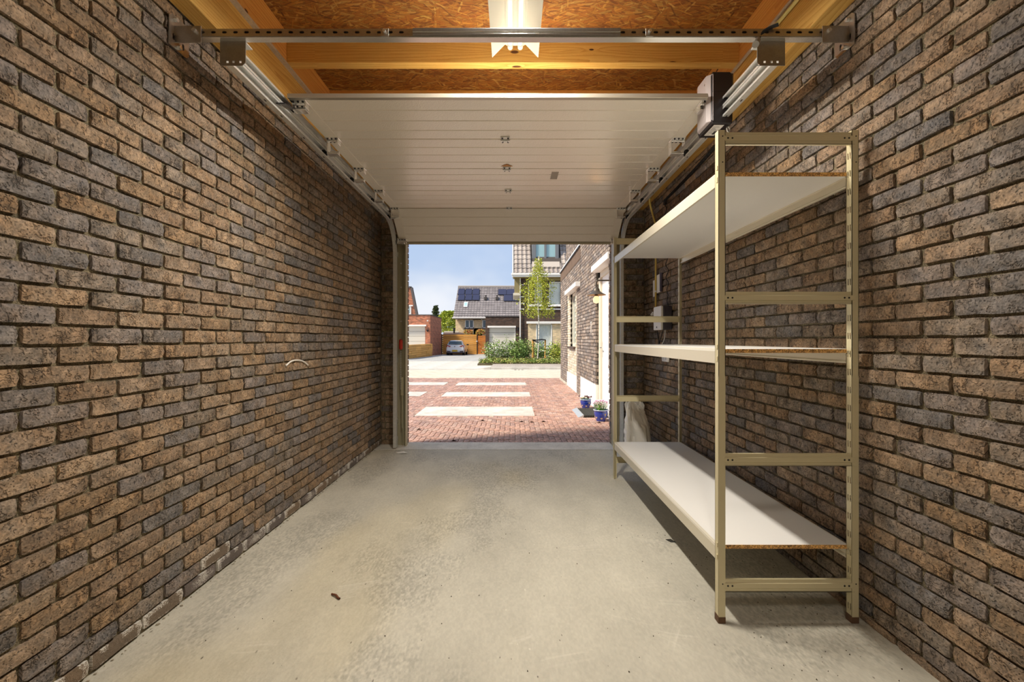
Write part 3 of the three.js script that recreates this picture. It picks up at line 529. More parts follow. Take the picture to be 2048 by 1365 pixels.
function canvasPlate(g) { g = finish(g); const p = g.attributes.position; g.computeBoundingBox(); const b = g.boundingBox, uv = []; const sx = b.max.x - b.min.x, sy = b.max.y - b.min.y, sz = b.max.z - b.min.z; for (let i = 0; i < p.count; i++) { const a = [(p.getX(i) - b.min.x) / sx, (p.getY(i) - b.min.y) / sy, (b.max.z - p.getZ(i)) / sz]; const m = sx <= sy && sx <= sz ? [2, 1] : sy <= sz ? [0, 2] : [0, 1]; uv.push(a[m[0]], a[m[1]]); } g.setAttribute('uv', new THREE.Float32BufferAttribute(uv, 2)); return g; }
function canvasLabel(draw, w = 128, h = 128) { return mat(0xffffff, 0.6, { map: canvasTex(w, h, draw, true, 1) }); }
{ // coiled lead from the opener, along the wall and down to the control box
  const a = V3(1.19, 2.30, 2.53), b = V3(1.405, 2.44, 4.2), pts = [], n = 78, c = new THREE.QuadraticBezierCurve3(a, V3(1.3225, 2.38, 3.235), b);
  for (let k = 0; k <= n * 8; k++) { const t = k / (n * 8), p = c.getPoint(t), g = c.getTangent(t), s1 = new THREE.Vector3().crossVectors(g, new THREE.Vector3(0, 1, 0)).normalize(), s2 = new THREE.Vector3().crossVectors(s1, g), q = k / 8 * Math.PI * 2; pts.push(p.addScaledVector(s1, 0.0095 * Math.cos(q)).addScaledVector(s2, 0.0095 * Math.sin(q))); }
  const t = thing('coiled_cord', 'black coiled lead hanging from the opener to the brick wall', 'cord', [1.3, 2.3, 3.4]);
  part('coil', new THREE.TubeGeometry(new THREE.CatmullRomCurve3(pts), n * 8, 0.0032, 5), M.rubber, t);
  const w = []; for (let k = 0; k <= 40; k++) { const q = k / 40; w.push(V3(1.416 + 0.004 * Math.sin(k), 2.44 - q * 0.98, 4.2 - 0.06 * q + 0.026 * Math.sin(k * 1.35))); }
  part('lead', tube(w, 0.0035, 120, 6), M.rubber, t);
  part('tie', bx(1.395, 1.42, 2.40, 2.445, 4.17, 4.21, 0.006), M.rubber, t);
}
{ // control box, its plug lead, papers and socket
  const t = thing('control_box', 'white and dark grey opener control box on the right wall behind the shelving', 'control box', [1.38, 1.24, 4.16]);
  part('case', bx(1.345, WR - 0.002, 1.24, 1.455, 4.05, 4.27, 0.012), mat(0x47434c, 0.45), t);
  const f = part('front_cover', bx(1.325, 1.348, 1.238, 1.457, 4.053, 4.272, 0.009), M.white, t);
  part('button', cyl(V3(1.3255, 1.265, 4.17), V3(1.321, 1.265, 4.17), 0.008, 12), mat(0x77747a, 0.4), f);
  part('lead', tube([V3(1.40, 1.24, 4.22), V3(1.39, 1.17, 4.25), V3(1.385, 1.12, 4.3), V3(1.395, 1.085, 4.26), V3(1.40, 1.12, 4.22), V3(1.39, 1.14, 4.28), V3(1.395, 1.09, 4.32), V3(1.40, 1.16, 4.36), V3(1.39, 1.3, 4.4), V3(1.38, 1.40, 4.42)], 0.0042, 80, 6), M.rubber, t);
  part('lead', tube([V3(1.38, 1.24, 4.1), V3(1.385, 1.16, 4.14), V3(1.39, 1.11, 4.22), V3(1.395, 1.085, 4.3), V3(1.40, 1.1, 4.25)], 0.004, 40, 6), mat(0xd8d6d0, 0.5), t);
  const s = thing('plug_socket', 'small white wall socket with a plug left of the control box', 'socket', [1.41, 1.42, 4.42]);
  part('plate', bx(1.40, WR - 0.003, 1.36, 1.45, 4.38, 4.46, 0.008), M.white, s);
  part('plug', [cyl(V3(1.40, 1.405, 4.42), V3(1.36, 1.405, 4.42), 0.018, 14), cyl(V3(1.36, 1.405, 4.42), V3(1.35, 1.39, 4.42), 0.01, 10)], M.white, s);
  const d = thing('double_socket', 'white double wall socket just under the middle shelf', 'socket', [1.41, 0.97, 4.2]);
  part('plate', bx(1.405, WR - 0.003, 0.945, 1.02, 4.12, 4.28, 0.008), M.white, d);
  for (const q of [4.16, 4.24]) part('outlet', cyl(V3(1.4065, 0.982, q), V3(1.4045, 0.982, q), 0.02, 18), mat(0xcfcec8, 0.5), d);
  const p = thing('paper_leaflet', 'folded white and purple leaflet tucked behind the yellow pipe', 'leaflet', [1.42, 1.6, 4.36]);
  part('sheet', spin(bx(1.4225, 1.4245, 1.585, 1.75, 4.49, 4.60, 0), 'Y', 0.02, V3(1.424, 1.6, 4.6)), M.white, p);
  part('sheet', spin(bx(1.419, 1.4225, 1.61, 1.785, 4.335, 4.475, 0), 'Y', -0.06, V3(1.421, 1.6, 4.47)), M.white, p);
  part('spine', spin(bx(1.405, 1.4245, 1.615, 1.79, 4.315, 4.338, 0), 'Y', -0.03, V3(1.42, 1.6, 4.33)), M.purple, p);
}
{ // yellow conduits
  const t = thing('conduit_pipe', 'yellow conduit bending down the right wall to the control box', 'pipe', [1.41, 1.45, 4.47]);
  part('pipe', tube([V3(1.325, 2.80, 4.30), V3(1.335, 2.58, 4.40), V3(1.35, 2.50, 4.46), V3(1.39, 2.36, 4.475), V3(1.412, 2.27, 4.475), V3(1.412, 2.15, 4.475), V3(1.412, 1.8, 4.475), V3(1.412, 1.46, 4.475)], 0.0095, 80, 10), M.yellowPipe, t);
  parts('saddle', [2.18, 1.62].map((y) => bx(1.40, WR - 0.002, y, y + 0.016, 4.455, 4.50, 0.003)), M.white, t);
  const q = thing('conduit_pipe', 'pale yellow conduit running along the top of the right wall plate', 'pipe', [1.32, 2.755, 2]);
  part('pipe', cyl(V3(1.335, 2.748, -0.8), V3(1.335, 2.748, 2.3), 0.0095, 12), mat(0xdcd08a, 0.42), q);
}

// ---------------------------------------------------------------- shelving along the right wall
{
  const t = thing('shelving_unit', 'cream metal shelving unit with three white boards against the brick wall', 'shelving', [1.12, 0, 2.8]);
  const X0 = 0.832, X1 = 1.372, N = 1.832, F = 3.762, H = 2.0;
  const leg = (x, d, back, slots) => { // an angle post: one leg across, one leg along the shelf, pierced with paired slots
    const g = [bx(x, x + 0.028, 0.004, H, d, d + back * 0.002, 0), bx(x + 0.026, x + 0.028, 0.004, H, d, d + back * 0.01)];
    const w = 0.032, sh = poly([[0, 0.004], [w, 0.004], [w, H], [0, H]]);
    if (slots) for (let k = 0; k < 27; k++) { const y = 0.05 + k * 0.0735; for (const [a, q] of [[0.009, 0.0], [0.021, 0.0]]) { const h = new THREE.Path(); h.moveTo(a - 0.0035, y); h.lineTo(a + 0.0025, y); h.lineTo(a + 0.0035, y + 0.026); h.lineTo(a - 0.0025, y + 0.026); h.closePath(); sh.holes.push(h); } }
    const e = ext(sh, 0.002); // x along the shelf
    e.rotateY(back > 0 ? Math.PI / 2 : -Math.PI / 2); e.translate(x + (back > 0 ? 0 : 0.002), 0, -d); g.push(e);
    g.push(bx(x, x + 0.006, 0.004, H, d + back * 0.03, d + back * 0.032)); return g;
  };
  for (const [x, d, b] of [[X0, N, 1], [X1, N, 1], [X0, F, -1], [X1, F, -1]]) {
    const p = part('post', leg(x, d, b, x === X1), M.cream, t);
    part('foot', b > 0 ? [bx(x - 0.0015, x + 0.0295, 0, 0.026, d - 0.0015, d + 0.004, 0.002), bx(x - 0.0015, x + 0.004, 0, 0.03, d, d + 0.034, 0.002)] : [bx(x - 0.0015, x + 0.0295, 0, 0.018, d - 0.004, d + 0.0015, 0.002), bx(x - 0.0015, x + 0.004, 0, 0.018, d - 0.034, d, 0.002)], b > 0 ? M.rust : M.cream, p, { label: b > 0 ? 'rusty foot' : undefined });
    part('rivet_holes', [0.16, 1.87, 1.975].map((y) => cyl(V3(x + 0.017, y, d - b * 0.0006), V3(x + 0.017, y, d + b * 0.001), 0.0028, 8)), M.black, p);
  }
  for (const [d, b] of [[N, 1], [F, -1]]) for (const y of [1.992, 1.345, 0.688, 0.178]) {
    const q = d + b * 0.003, prof = [[0, 0], [0.004, 0], [0.004, 0.012], [0.0, 0.0155], [0.0, 0.034], [0.004, 0.038], [0.004, 0.05], [0.014, 0.05], [0.014, 0.047], [0.008, 0.047], [0.008, 0.003], [0.014, 0.003], [0.014, 0]].map(([a, c]) => [q + b * (a - 0.004), y - 0.05 + c]);
    const cb = part('crossbar', alongX(b > 0 ? prof : prof.reverse(), X0 + 0.024, X1 + 0.012), M.cream, t);
    part('rivet_holes', [X0 + 0.038, X0 + 0.056, X1 - 0.03, X1 - 0.012].map((x) => cyl(V3(x, y - 0.025, q - b * 0.0046), V3(x, y - 0.025, q - b * 0.003), 0.0038, 10)), M.black, cb);
  }
  for (const [top, name] of [[1.84, 'top shelf'], [1.113, 'middle shelf'], [0.307, 'bottom shelf']]) {
    const s = part('shelf_board', bx(X0 + 0.012, X1 + 0.006, top - 0.018, top - 0.0005, N + 0.03, F - 0.03, 0.001), M.board, t);
    parts('chipboard_edge', [bx(X0 + 0.0135, X1 + 0.005, top - 0.0172, top - 0.0013, N + 0.0288, N + 0.0305), bx(X0 + 0.0135, X1 + 0.005, top - 0.0172, top - 0.0013, F - 0.0305, F - 0.0288)], M.chip, s, { label: 'bare chipboard edge' });
    for (const [x, o] of [[X0 + 0.003, 1], [X1 + 0.016, -1]]) {
      const P = [[0, 0], [0, 0.05], [0.003, 0.057], [0.010, 0.06], [0.013, 0.06], [0.013, 0.057], [0.010, 0.057], [0.004, 0.052], [0.003, 0.05], [0.003, 0.042], [0.016, 0.042], [0.016, 0.04], [0.003, 0.04], [0.003, 0.012], [0.010, 0.006], [0.010, 0]].map(([a, b]) => [x + o * a, top - 0.06 + b]);
      part('side_beam', alongD(o > 0 ? P.reverse() : P, N + 0.012, F - 0.012), M.creamBeam, t);
      for (const [d, b] of [[N, 1], [F, -1]]) part('hook_plate', [bx(x - o * 0.0, x + o * 0.004, top - 0.072, top + 0.024, d + b * 0.004, d + b * 0.034, 0.001), bx(x - o * 0.002, x - o * 0.006, top - 0.05, top - 0.03, d + b * 0.006, d + b * 0.016, 0.001), bx(x - o * 0.002, x - o * 0.006, top + 0.0, top + 0.018, d + b * 0.006, d + b * 0.016, 0.001)], M.cream, t);
    }
  }
}
{ // half-empty plastic sack in the corner behind the shelves
  const t = thing('plastic_sack', 'crumpled pale plastic sack half full of brown pellets in the far corner', 'sack', [1.22, 0, 4.38]);
  const n = 44, m = 26, noise = new ImprovedNoise(), pos = [], idx = [];
  const f = (u, v) => { // v: 0 floor .. 1 top
    const a = u * Math.PI * 2, taper = v < 0.55 ? 1 - 0.08 * v : 1 - 0.044 - 1.35 * Math.pow(v - 0.55, 1.35), flat = 1 - 0.72 * sst(0.5, 1, v);
    const cx = Math.sign(Math.cos(a)) * Math.pow(Math.abs(Math.cos(a)), 0.75), cz = Math.sign(Math.sin(a)) * Math.pow(Math.abs(Math.sin(a)), 0.75);
    const w = 0.012 * noise.noise(Math.cos(a) * 3.1, v * 7, Math.sin(a) * 3.1) + 0.009 * noise.noise(Math.cos(a) * 8, v * 15, Math.sin(a) * 8 + 3) + 0.02 * sst(0.6, 1, v) * noise.noise(Math.cos(a) * 5, v * 9, 4);
    return [1.215 + (0.125 * taper + w) * cx - 0.035 * v * v, 0.53 * v + 0.022 * sst(0.85, 1, v) * Math.sin(a * 3 + 1), 4.40 + (0.085 * taper * flat + w) * cz];
  };
  for (let j = 0; j <= m; j++) for (let i = 0; i < n; i++) { const [x, y, d] = f(i / n, j / m); pos.push(x, Math.max(0.001, y), -d); }
  for (let j = 0; j < m; j++) for (let i = 0; i < n; i++) { const a = j * n + i, b = j * n + (i + 1) % n; idx.push(a, a + n, b, b, a + n, b + n); }
  const g = new THREE.BufferGeometry(); g.setAttribute('position', new THREE.Float32BufferAttribute(pos, 3)); g.setIndex(idx);
  part('film', toCreasedNormals(g, 0.5), new THREE.MeshPhysicalMaterial({ color: 0xfffcf2, roughness: 0.3, transmission: 0.1, thickness: 0, side: THREE.DoubleSide }), t);
  const c = lathe([[0, 0], [0.095, 0.0], [0.108, 0.06], [0.104, 0.15], [0.085, 0.2], [0.04, 0.215], [0, 0.21]], V3(1.21, 0.003, 4.40), 28); c.translate(-1.21, 0, 4.40).scale(1, 1, 0.66).translate(1.21, 0, -4.40);
  const p = c.attributes.position; for (let i = 0; i < p.count; i++) p.setY(i, p.getY(i) + (p.getY(i) > 0.05 ? 0.02 * noise.noise(p.getX(i) * 22, 1, p.getZ(i) * 22) : 0));
  part('contents', toCreasedNormals(c, 0.6), mat(0xa08a63, 0.9, { map: T.plain }), t, { label: 'brown contents' });
  const k = []; for (let i = 0; i <= 10; i++) { const q = i / 10; k.push([1.09 + 0.20 * q, 0.475 + 0.06 * Math.sin(q * 3.0) - 0.02 * q, 4.42 + 0.012 * Math.sin(q * 9)]); }
  const vs = [], fs = []; k.forEach(([x, y, d], i) => { vs.push([x + 0.03 * (0.5 - i / 10), y - 0.05, -d + 0.01], [x, y + 0.045 + 0.015 * Math.sin(i * 2.2), -d - 0.012]); if (i) { const b = 2 * i; fs.push([b - 2, b, b - 1], [b - 1, b, b + 1]); } });
  part('crumpled_mouth', tri(vs, fs, 0.3), new THREE.MeshPhysicalMaterial({ color: 0xfaf6ec, roughness: 0.25, transmission: 0.3, thickness: 0, side: THREE.DoubleSide }), t);
}
{ // small litter
  const tw = thing('twig', 'short brown twig lying on the open concrete floor', 'twig', [-0.79, 0.004, 2.02]);
  part('stick', tube([V3(-0.815, 0.006, 2.035), V3(-0.79, 0.009, 2.02), V3(-0.775, 0.006, 2.005), V3(-0.765, 0.006, 1.998)], 0.0045, 12, 6), mat(0x6b3f28, 0.9), tw);
  const sc = thing('paper_scrap', 'torn pale scrap of paper on the floor inside the doorway', 'scrap', [-1.12, 0.004, 4.58]);
  part('sheet', tri([[-1.19, 0.003, -4.60], [-1.12, 0.012, -4.62], [-1.06, 0.004, -4.58], [-1.10, 0.008, -4.55], [-1.16, 0.003, -4.56]], [[0, 1, 4], [1, 3, 4], [1, 2, 3]].map((f) => f.slice().reverse()), 0.1), mat(0xe9e4d6, 0.8, { side: THREE.DoubleSide }), sc);
  const dk = thing('leaf_scrap', 'dark dry scrap of leaf on the floor under the shelving', 'leaf', [0.89, 0.004, 2.58]);
  part('blade', tri([[0.875, 0.003, -2.60], [0.90, 0.012, -2.585], [0.925, 0.003, -2.56], [0.895, 0.004, -2.565]], [[0, 3, 1], [1, 3, 2]], 0.1), mat(0x2d2a24, 0.9, { side: THREE.DoubleSide }), dk);
  const dn = thing('door_crumbs', 'grains of dirt scattered over the concrete floor', 'dirt', [0, 0.002, 3]); dn.userData.kind = 'stuff';
  const g = []; for (let k = 0; k < 240; k++) { const b = R(), x = b < 0.45 ? rr(0.9, 1.38) : rr(-1.3, 1.35), d = b < 0.45 ? rr(1.5, 2.4) : rr(1.1, 4.6), s = rr(0.0012, 0.0042); g.push(new THREE.TetrahedronGeometry(s, 0).rotateY(rr(0, 6)).translate(x, s * 0.4, -d)); }
  part('grains', g, mat(0x4d4232, 0.95), dn, { kind: 'stuff' });
  // smear of white filler across the bricks opposite the shelves
  const sm = thing('plaster_smear', 'thin white curl of filler stuck across the bricks of the bare wall', 'plaster', [WL, 1.03, 3.1]);
  part('streak', tube([V3(WL + 0.003, 0.985, 2.86), V3(WL + 0.004, 1.01, 2.93), V3(WL + 0.004, 1.013, 3.02), V3(WL + 0.004, 1.0, 3.10), V3(WL + 0.004, 0.972, 3.17)], 0.0055, 40, 6), mat(0xeae4d8, 0.9), sm);
}

// ---------------------------------------------------------------- outside: ground
const gy = (d) => d < 20 ? OUT : OUT - 0.0125 * (d - 20);   // the land falls a little beyond the street
const ground = struct('ground', [0, OUT, 14]);
{
  part('sand_bed', bx(-60, 40, -0.5, OUT - 0.012, DO, 13.95), mat(0xf0e4d0, 0.95, { map: T.plain }), ground);
  // concrete slabs let into the paving
  const slabs = [[-1.535, 0.34, 7.03, 7.97], [-1.5, 0.37, 9.41, 10.2], [-4.3, -1.94, 9.49, 10.25], [-1.5, 0.345, 11.75, 12.5], [-4.3, -1.79, 11.8, 12.56]];
  const inSlab = (x, d, m) => slabs.some(([a, b, c, e]) => x > a - m && x < b + m && d > c - m && d < e + m);
  const sm = mat(0xe4e0d6, 0.85, { map: T.plain, bumpMap: T.grainBump, bumpScale: 0.002 });
  for (const [a, b, c, e] of slabs) part('paving_slab', bx(a, b, -0.1, OUT + 0.002, c, e, 0.006), sm, ground);
  // herringbone clinkers 200 x 67 mm
  const W = 0.067, L = 0.2, list = [], r = rng(77), tones = [[.40, .235, .185], [.44, .27, .215], [.37, .225, .18], [.43, .29, .235], [.35, .225, .19], [.47, .285, .22]].map((c) => lin(...c.map((v) => v * 1.75)));
  for (let i = -160; i < 160; i++) for (let j = -10; j < 200; j++) { // every cell belongs to one brick: 3:1 herringbone
    const q = (((i + j) % 6) + 6) % 6;
    if (q === 0) list.push([i * W, (i + 3) * W, j * W, (j + 1) * W]); else if (q === 3) list.push([i * W, (i + 1) * W, j * W, (j + 3) * W]);
  }
  const ok = [];
  for (let [x0, x1, d0, d1] of list) {
    d0 += 5.135; d1 += 5.135; x0 += 0.03; x1 += 0.03;
    const cx = (x0 + x1) / 2, cd = (d0 + d1) / 2; if (cd > 13.9 || cd < 5.13 || cx > 1.47 || cx < -8 || inSlab(cx, cd, -0.01)) continue;
    d0 = Math.max(d0, 5.136); for (const [a, b, c, e] of slabs) { if (cx < a && x1 > a && cd > c && cd < e) x1 = a; if (cx > b && x0 < b && cd > c && cd < e) x0 = b; if (cd < c && d1 > c && cx > a && cx < b) d1 = c; if (cd > e && d0 < e && cx > a && cx < b) d0 = e; }
    ok.push([x0, Math.min(x1, 1.417), d0, d1]);
  }
  for (let k = -30; k < 7; k++) ok.push([k * 0.2065 + 0.05, k * 0.2065 + 0.25, 5.065, 5.128]); // edging course
  const items = ok.map((b) => { const p = V3((b[0] + b[1]) / 2, OUT, (b[2] + b[3]) / 2), x = 1026 + p.x * FOCAL / -p.z; return { b, area: x > 806 && x < 1236 ? seenArea(p, new THREE.Vector3(0, 1, 0)) : 0, t: Math.floor(r() * 6), h: (r() - 0.5) * 0.004, a: (r() - 0.5) * 0.014, c: (r() - 0.5) * 0.02 }; }).sort((a, b) => b.area - a.area);
  const g0 = boxUV(finish(new RoundedBoxGeometry(0.196, 0.05, 0.063, 1, 0.004))), g1 = boxUV(finish(new RoundedBoxGeometry(0.063, 0.05, 0.196, 1, 0.004)));
  const ms = tones.map((c) => mat(c, 0.82, { map: T.brick, bumpMap: T.brickBump, bumpScale: 0.0025 })), og = origins.get(ground), rest = [];
  items.forEach(({ b, area, t, h, a, c }, i) => {
    const w = b[1] - b[0], l = b[3] - b[2]; if (w < 0.015 || l < 0.015) return;
    const px = (b[0] + b[1]) / 2, pz = -(b[2] + b[3]) / 2, wide = w > l;
    if (area > 0 && i < 300) { const m = new THREE.Mesh(wide ? g0 : g1, ms[t]); m.name = 'paver'; m.position.set(px - og.x, OUT + h - 0.025 - og.y, pz - og.z); m.scale.set((w - 0.005) / (wide ? 0.196 : 0.063), 1, (l - 0.005) / (wide ? 0.063 : 0.196)); m.rotation.set(a, 0, c); m.castShadow = m.receiveShadow = true; ground.add(m); }
    else { const g = finish(new THREE.BoxGeometry(w - 0.005, 0.05, l - 0.005).rotateX(a).rotateZ(c).translate(px, OUT + h - 0.025, pz)); boxUV(g); const col = new Float32Array(g.attributes.position.count * 3); for (let k = 0; k < col.length; k += 3) { col[k] = tones[t].r; col[k + 1] = tones[t].g; col[k + 2] = tones[t].b; } g.setAttribute('color', new THREE.BufferAttribute(col, 3)); rest.push(g); }
  });
  const rg = mergeGeometries(rest).translate(-og.x, -og.y, -og.z), rm = new THREE.Mesh(rg, M.paverMany = mat(0xffffff, 0.82, { map: T.brick, bumpMap: T.brickBump, bumpScale: 0.0025, vertexColors: true })); rm.name = 'pavers'; rm.userData.kind = 'stuff'; rm.castShadow = rm.receiveShadow = true; ground.add(rm);
  // street, gutter, kerb and footway beyond
  const street = mat(0xffffff, 0.85, { map: T.streetBrick }), grey = mat(0xffffff, 0.85, { map: T.greyPaver }), slab = mat(0xe2ddd2, 0.85, { map: T.plain }), drive = mat(0xc3c3c0, 0.85, { map: T.plain });
  part('street', bx(-60, 40, -0.5, OUT, 13.95, 17.6), street, ground);
  part('gutter', bx(-60, 40, -0.5, OUT - 0.004, 17.6, 18.0), slab, ground);
  parts('kerb', [bx(-60, -0.9, -0.5, OUT + 0.02, 18.0, 18.12, 0.01), bx(-0.9, 40, -0.5, OUT + 0.09, 18.0, 18.12, 0.015)], slab, ground);
  part('dropped_kerb', tri([[-1.5, OUT + 0.02, -18.0], [-0.9, OUT + 0.09, -18.0], [-0.9, OUT + 0.09, -19.2], [-1.9, OUT + 0.02, -19.2], [-1.5, OUT - 0.05, -17.99], [-0.9, OUT - 0.05, -17.99]], [[0, 1, 2], [0, 2, 3], [4, 5, 1], [4, 1, 0]]), slab, ground);
  part('footway', bx(-60, -0.9, -0.5, OUT + 0.02, 18.12, 24.6), slab, ground);
  part('footway', bx(-0.9, 40, -0.5, OUT + 0.085, 18.12, 20.4), grey, ground);
  part('driveway', alongX([[20, -1], [70, -1.5], [70, gy(70)], [24.6, gy(24.6) + 0.075], [20, OUT]], -60, 40), drive, ground); // falls gently away from the street
  for (let k = 0; k < 12; k++) part('driveway_joint', alongX([[24.7 + k * 1.6, -0.5], [24.76 + k * 1.6, -0.5], [24.76 + k * 1.6, gy(24.76 + k * 1.6) + 0.004 + 0.0745 * Math.max(0, 1 - (k * 1.6) / 45.4)], [24.7 + k * 1.6, gy(24.7 + k * 1.6) + 0.004 + 0.0755 * Math.max(0, 1 - (k * 1.6) / 45.4)]], -6.7, -1.7), mat(0xa4a4a0, 0.9), ground);
  part('garden_soil', bx(-1.6, 40, -0.5, OUT + 0.1, 20.4, 29.9), mat(0x6b6044, 0.95, { map: T.plain }), ground);
  parts('drain_slot', Array.from({ length: 3 }, (_, k) => bx(0.05 + k * 0.14, 0.13 + k * 0.14, OUT - 0.01, OUT + 0.004, 17.62, 17.78)), M.rubber, ground);
  part('far_field', bx(-150, 150, -1.6, -0.7, 69, 200), mat(0x77804d, 0.95), ground);
}
{ const lf = []; // dead leaves on the paving
  [[838, 861, 0], [908, 884, 1], [965, 843, 2], [1043, 845, 3], [1063, 846, 4], [1087, 845, 5], [1198, 847, 6]].forEach(([px, py], i) => {
    const d = 905 * 1.18 / (py - 680), x = (px - 1026) * d / 905, s = 0.035;
    const t = thing('dead_leaf', ['curled dead leaf on the brick paving nearest the left jamb', 'dead leaf lying on the brick edging by the threshold', 'small dark leaf on the bricks before the near slab', 'pale-edged dead leaf, the first of three right of the near slab', 'tiny dead leaf between two others right of the near slab', 'dark curled leaf, furthest right of three beyond the slab', 'dark leaf on the bricks below the pink-flowered pot'][i], 'leaf', [x, OUT, d]);
    part('blade', tri([[x - s, OUT + 0.006, -d], [x, OUT + 0.026, -d + s * 0.5], [x + s, OUT + 0.008, -d], [x, OUT + 0.012, -d - s * 0.7], [x, OUT + 0.006, -d]], [[0, 1, 4], [1, 2, 4], [2, 3, 4], [3, 0, 4]], 0.2), mat(0x3c2c20, 0.9, { side: THREE.DoubleSide }), t);
  });
}

// ---------------------------------------------------------------- the house that adjoins the garage
const glass = new THREE.MeshPhysicalMaterial({ color: 0x9fb4b4, roughness: 0.04, metalness: 0.0, transmission: 0, clearcoat: 1, clearcoatRoughness: 0.02 });
const paneDark = new THREE.MeshPhysicalMaterial({ color: 0x3a4646, roughness: 0.03, clearcoat: 1, clearcoatRoughness: 0.02 });
const paneBlue = new THREE.MeshPhysicalMaterial({ color: 0x9cc0c4, roughness: 0.05, clearcoat: 1, clearcoatRoughness: 0.02 });
const FX = 1.42;
{
  const t = thing('adjoining_house', 'dark brick house wall with white door and flat roof beside the garage', 'house', [FX, OUT, 9]);
  const joint = mat(lin(0.03, 0.026, 0.022), 0.95), tones = [[.27, .215, .175], [.33, .27, .22], [.22, .18, .155], [.40, .34, .29], [.25, .20, .17], [.19, .165, .15], [.30, .235, .19], [.35, .28, .22], [.22, .185, .16], [.28, .24, .21]].map((c) => lin(...c.map((v) => v * 1.6))), cream = [[.80, .70, .54], [.86, .78, .64], [.76, .66, .50], [.84, .74, .58], [.9, .83, .7], [.8, .72, .58], [.78, .68, .5], [.86, .78, .66], [.82, .7, .5], [.88, .8, .66]].map((c) => lin(...c.map((v) => v * 1.3)));
  const D0 = 6.73, D1 = 7.77, C0 = 10.1, C1 = 11.9, E0 = 9.54, FAR = 13.5;
  // solid behind the bricks, in blocks that leave the door recess and the window recess open
  part('core', [bx(FX + 0.016, FX + 5, -0.3, 6.2, DO, D0), bx(FX + 0.3, FX + 5, -0.3, 6.2, D0, D1), bx(FX + 0.016, FX + 5, 2.33, 6.2, D0, D1), bx(FX + 0.016, FX + 5, -0.3, 6.2, D1, E0 - 0.012), bx(FX + 0.016, FX + 5, -0.3, 3.12, E0 + 0.012, C0), bx(FX + 0.04, FX + 5, -0.3, 6.2, E0 - 0.02, E0 + 0.03), bx(FX + 0.03, FX + 5, -0.3, 0.95, C0, C1), bx(FX + 0.016, FX + 5, 2.3, 3.12, C0, C1), bx(FX + 0.2, FX + 5, 0.9, 2.35, C0, C1), bx(FX + 0.016, FX + 5, -0.3, 3.12, C1, FAR), bx(FX + 0.03, FX + 5, 0.9, 2.32, C0, C0 + 0.35), bx(FX + 0.03, FX + 5, 0.9, 2.32, C1 - 0.5, C1), bx(FX + 0.068, FX + 5, 3.0, 6.2, E0, 12.6)], joint, t);
  part('cream_joint', [bx(FX + 0.022, FX + 0.032, 0.3, 0.97, C0, C1 - 0.002), bx(FX + 0.022, FX + 0.032, 0.97, 2.3, C0, C0 + 0.35), bx(FX + 0.022, FX + 0.032, 0.97, 2.3, C1 - 0.5, C1 - 0.002)], mat(0xd8cbb0, 0.95), t);
  const lay = (o) => layBricks(t, { base: V3(FX, 0, 0), U: Z, W: NX, phase: 0, row0: OUT, most: 0, plain: true, rough: 0.7, tone: (r) => Math.floor(r() * 10), tones, v0: OUT, v1: 4.2, ...o });
  lay({ u0: -D0, u1: -DO - 0.01, seed: 21, v0: 0.36 }); lay({ u0: -E0 + 0.012, u1: -D1, seed: 22, v0: 0.38 }); lay({ u0: -D1, u1: -D0, v0: 2.39, seed: 23 });
  lay({ u0: -C0, u1: -E0 - 0.012, v1: 2.86, seed: 24 }); lay({ u0: -FAR, u1: -C1 - 0.012, v1: 2.86, seed: 25 }); lay({ u0: -C1, u1: -C0, v0: 2.33, v1: 2.86, seed: 26 });
  lay({ base: V3(FX + 0.06, 0, 0), u0: -12.6, u1: -E0, v0: 3.18, v1: 4.6, seed: 27 });
  lay({ base: V3(FX + 0.012, 0, 0), u0: -C1, u1: -C0 - 0.0, v0: 0.32, v1: 2.33, tones: cream, seed: 28, skip: (u, v) => v > 0.98 && v < 2.3 && -u > C0 + 0.35 && -u < C1 - 0.5 });
  lay({ base: V3(0, 0, D1), U: X, W: Z, u0: FX, u1: FX + 0.055, v0: 0.38, v1: 2.33, seed: 29 });
  part('fascia', bx(FX - 0.004, FX + 0.03, 2.87, 3.12, E0 + 0.012, FAR), mat(0x7a6350, 0.85, { map: T.plain }), t, { label: 'plain brown band under the roof edge' });
  part('coping', [bx(FX - 0.03, FX + 0.3, 3.12, 3.145, E0 + 0.012, FAR + 0.03)], M.black, t);
  part('coping_cap', [bx(FX - 0.02, FX + 0.3, 3.145, 3.19, E0 + 0.012, FAR + 0.02, 0.006)], M.white, t, { label: 'white roof edge profile' });
  parts('plinth', [bx(FX - 0.002, FX + 0.05, OUT - 0.1, 0.38, D1, E0 - 0.012, 0.003), bx(FX - 0.002, FX + 0.05, OUT - 0.1, 0.36, DO + 0.01, D0, 0.003), bx(FX - 0.002, FX + 0.05, OUT - 0.1, 0.32, C0, C1, 0.003)], M.white, t, { label: 'smooth white plinth' });
  part('footing', bx(FX - 0.03, FX + 0.05, OUT - 0.1, OUT + 0.05, C1, FAR + 0.02, 0.01), M.concrete, t);
  for (const [a, b] of [[6.33, 7.66], [9.6, 11.6]]) part('shutter_box', bx(FX - 0.10, FX + 0.05, 2.285, 2.385, a, b, 0.006), M.white, t, { label: 'white roller shutter box' });
  const frame = mat(0xd9d3c2, 0.5), dr = part('door', [bx(FX + 0.085, FX + 0.125, OUT + 0.02, 2.2, 6.86, 7.63, 0.003)], M.white, t, { label: 'white front door' });
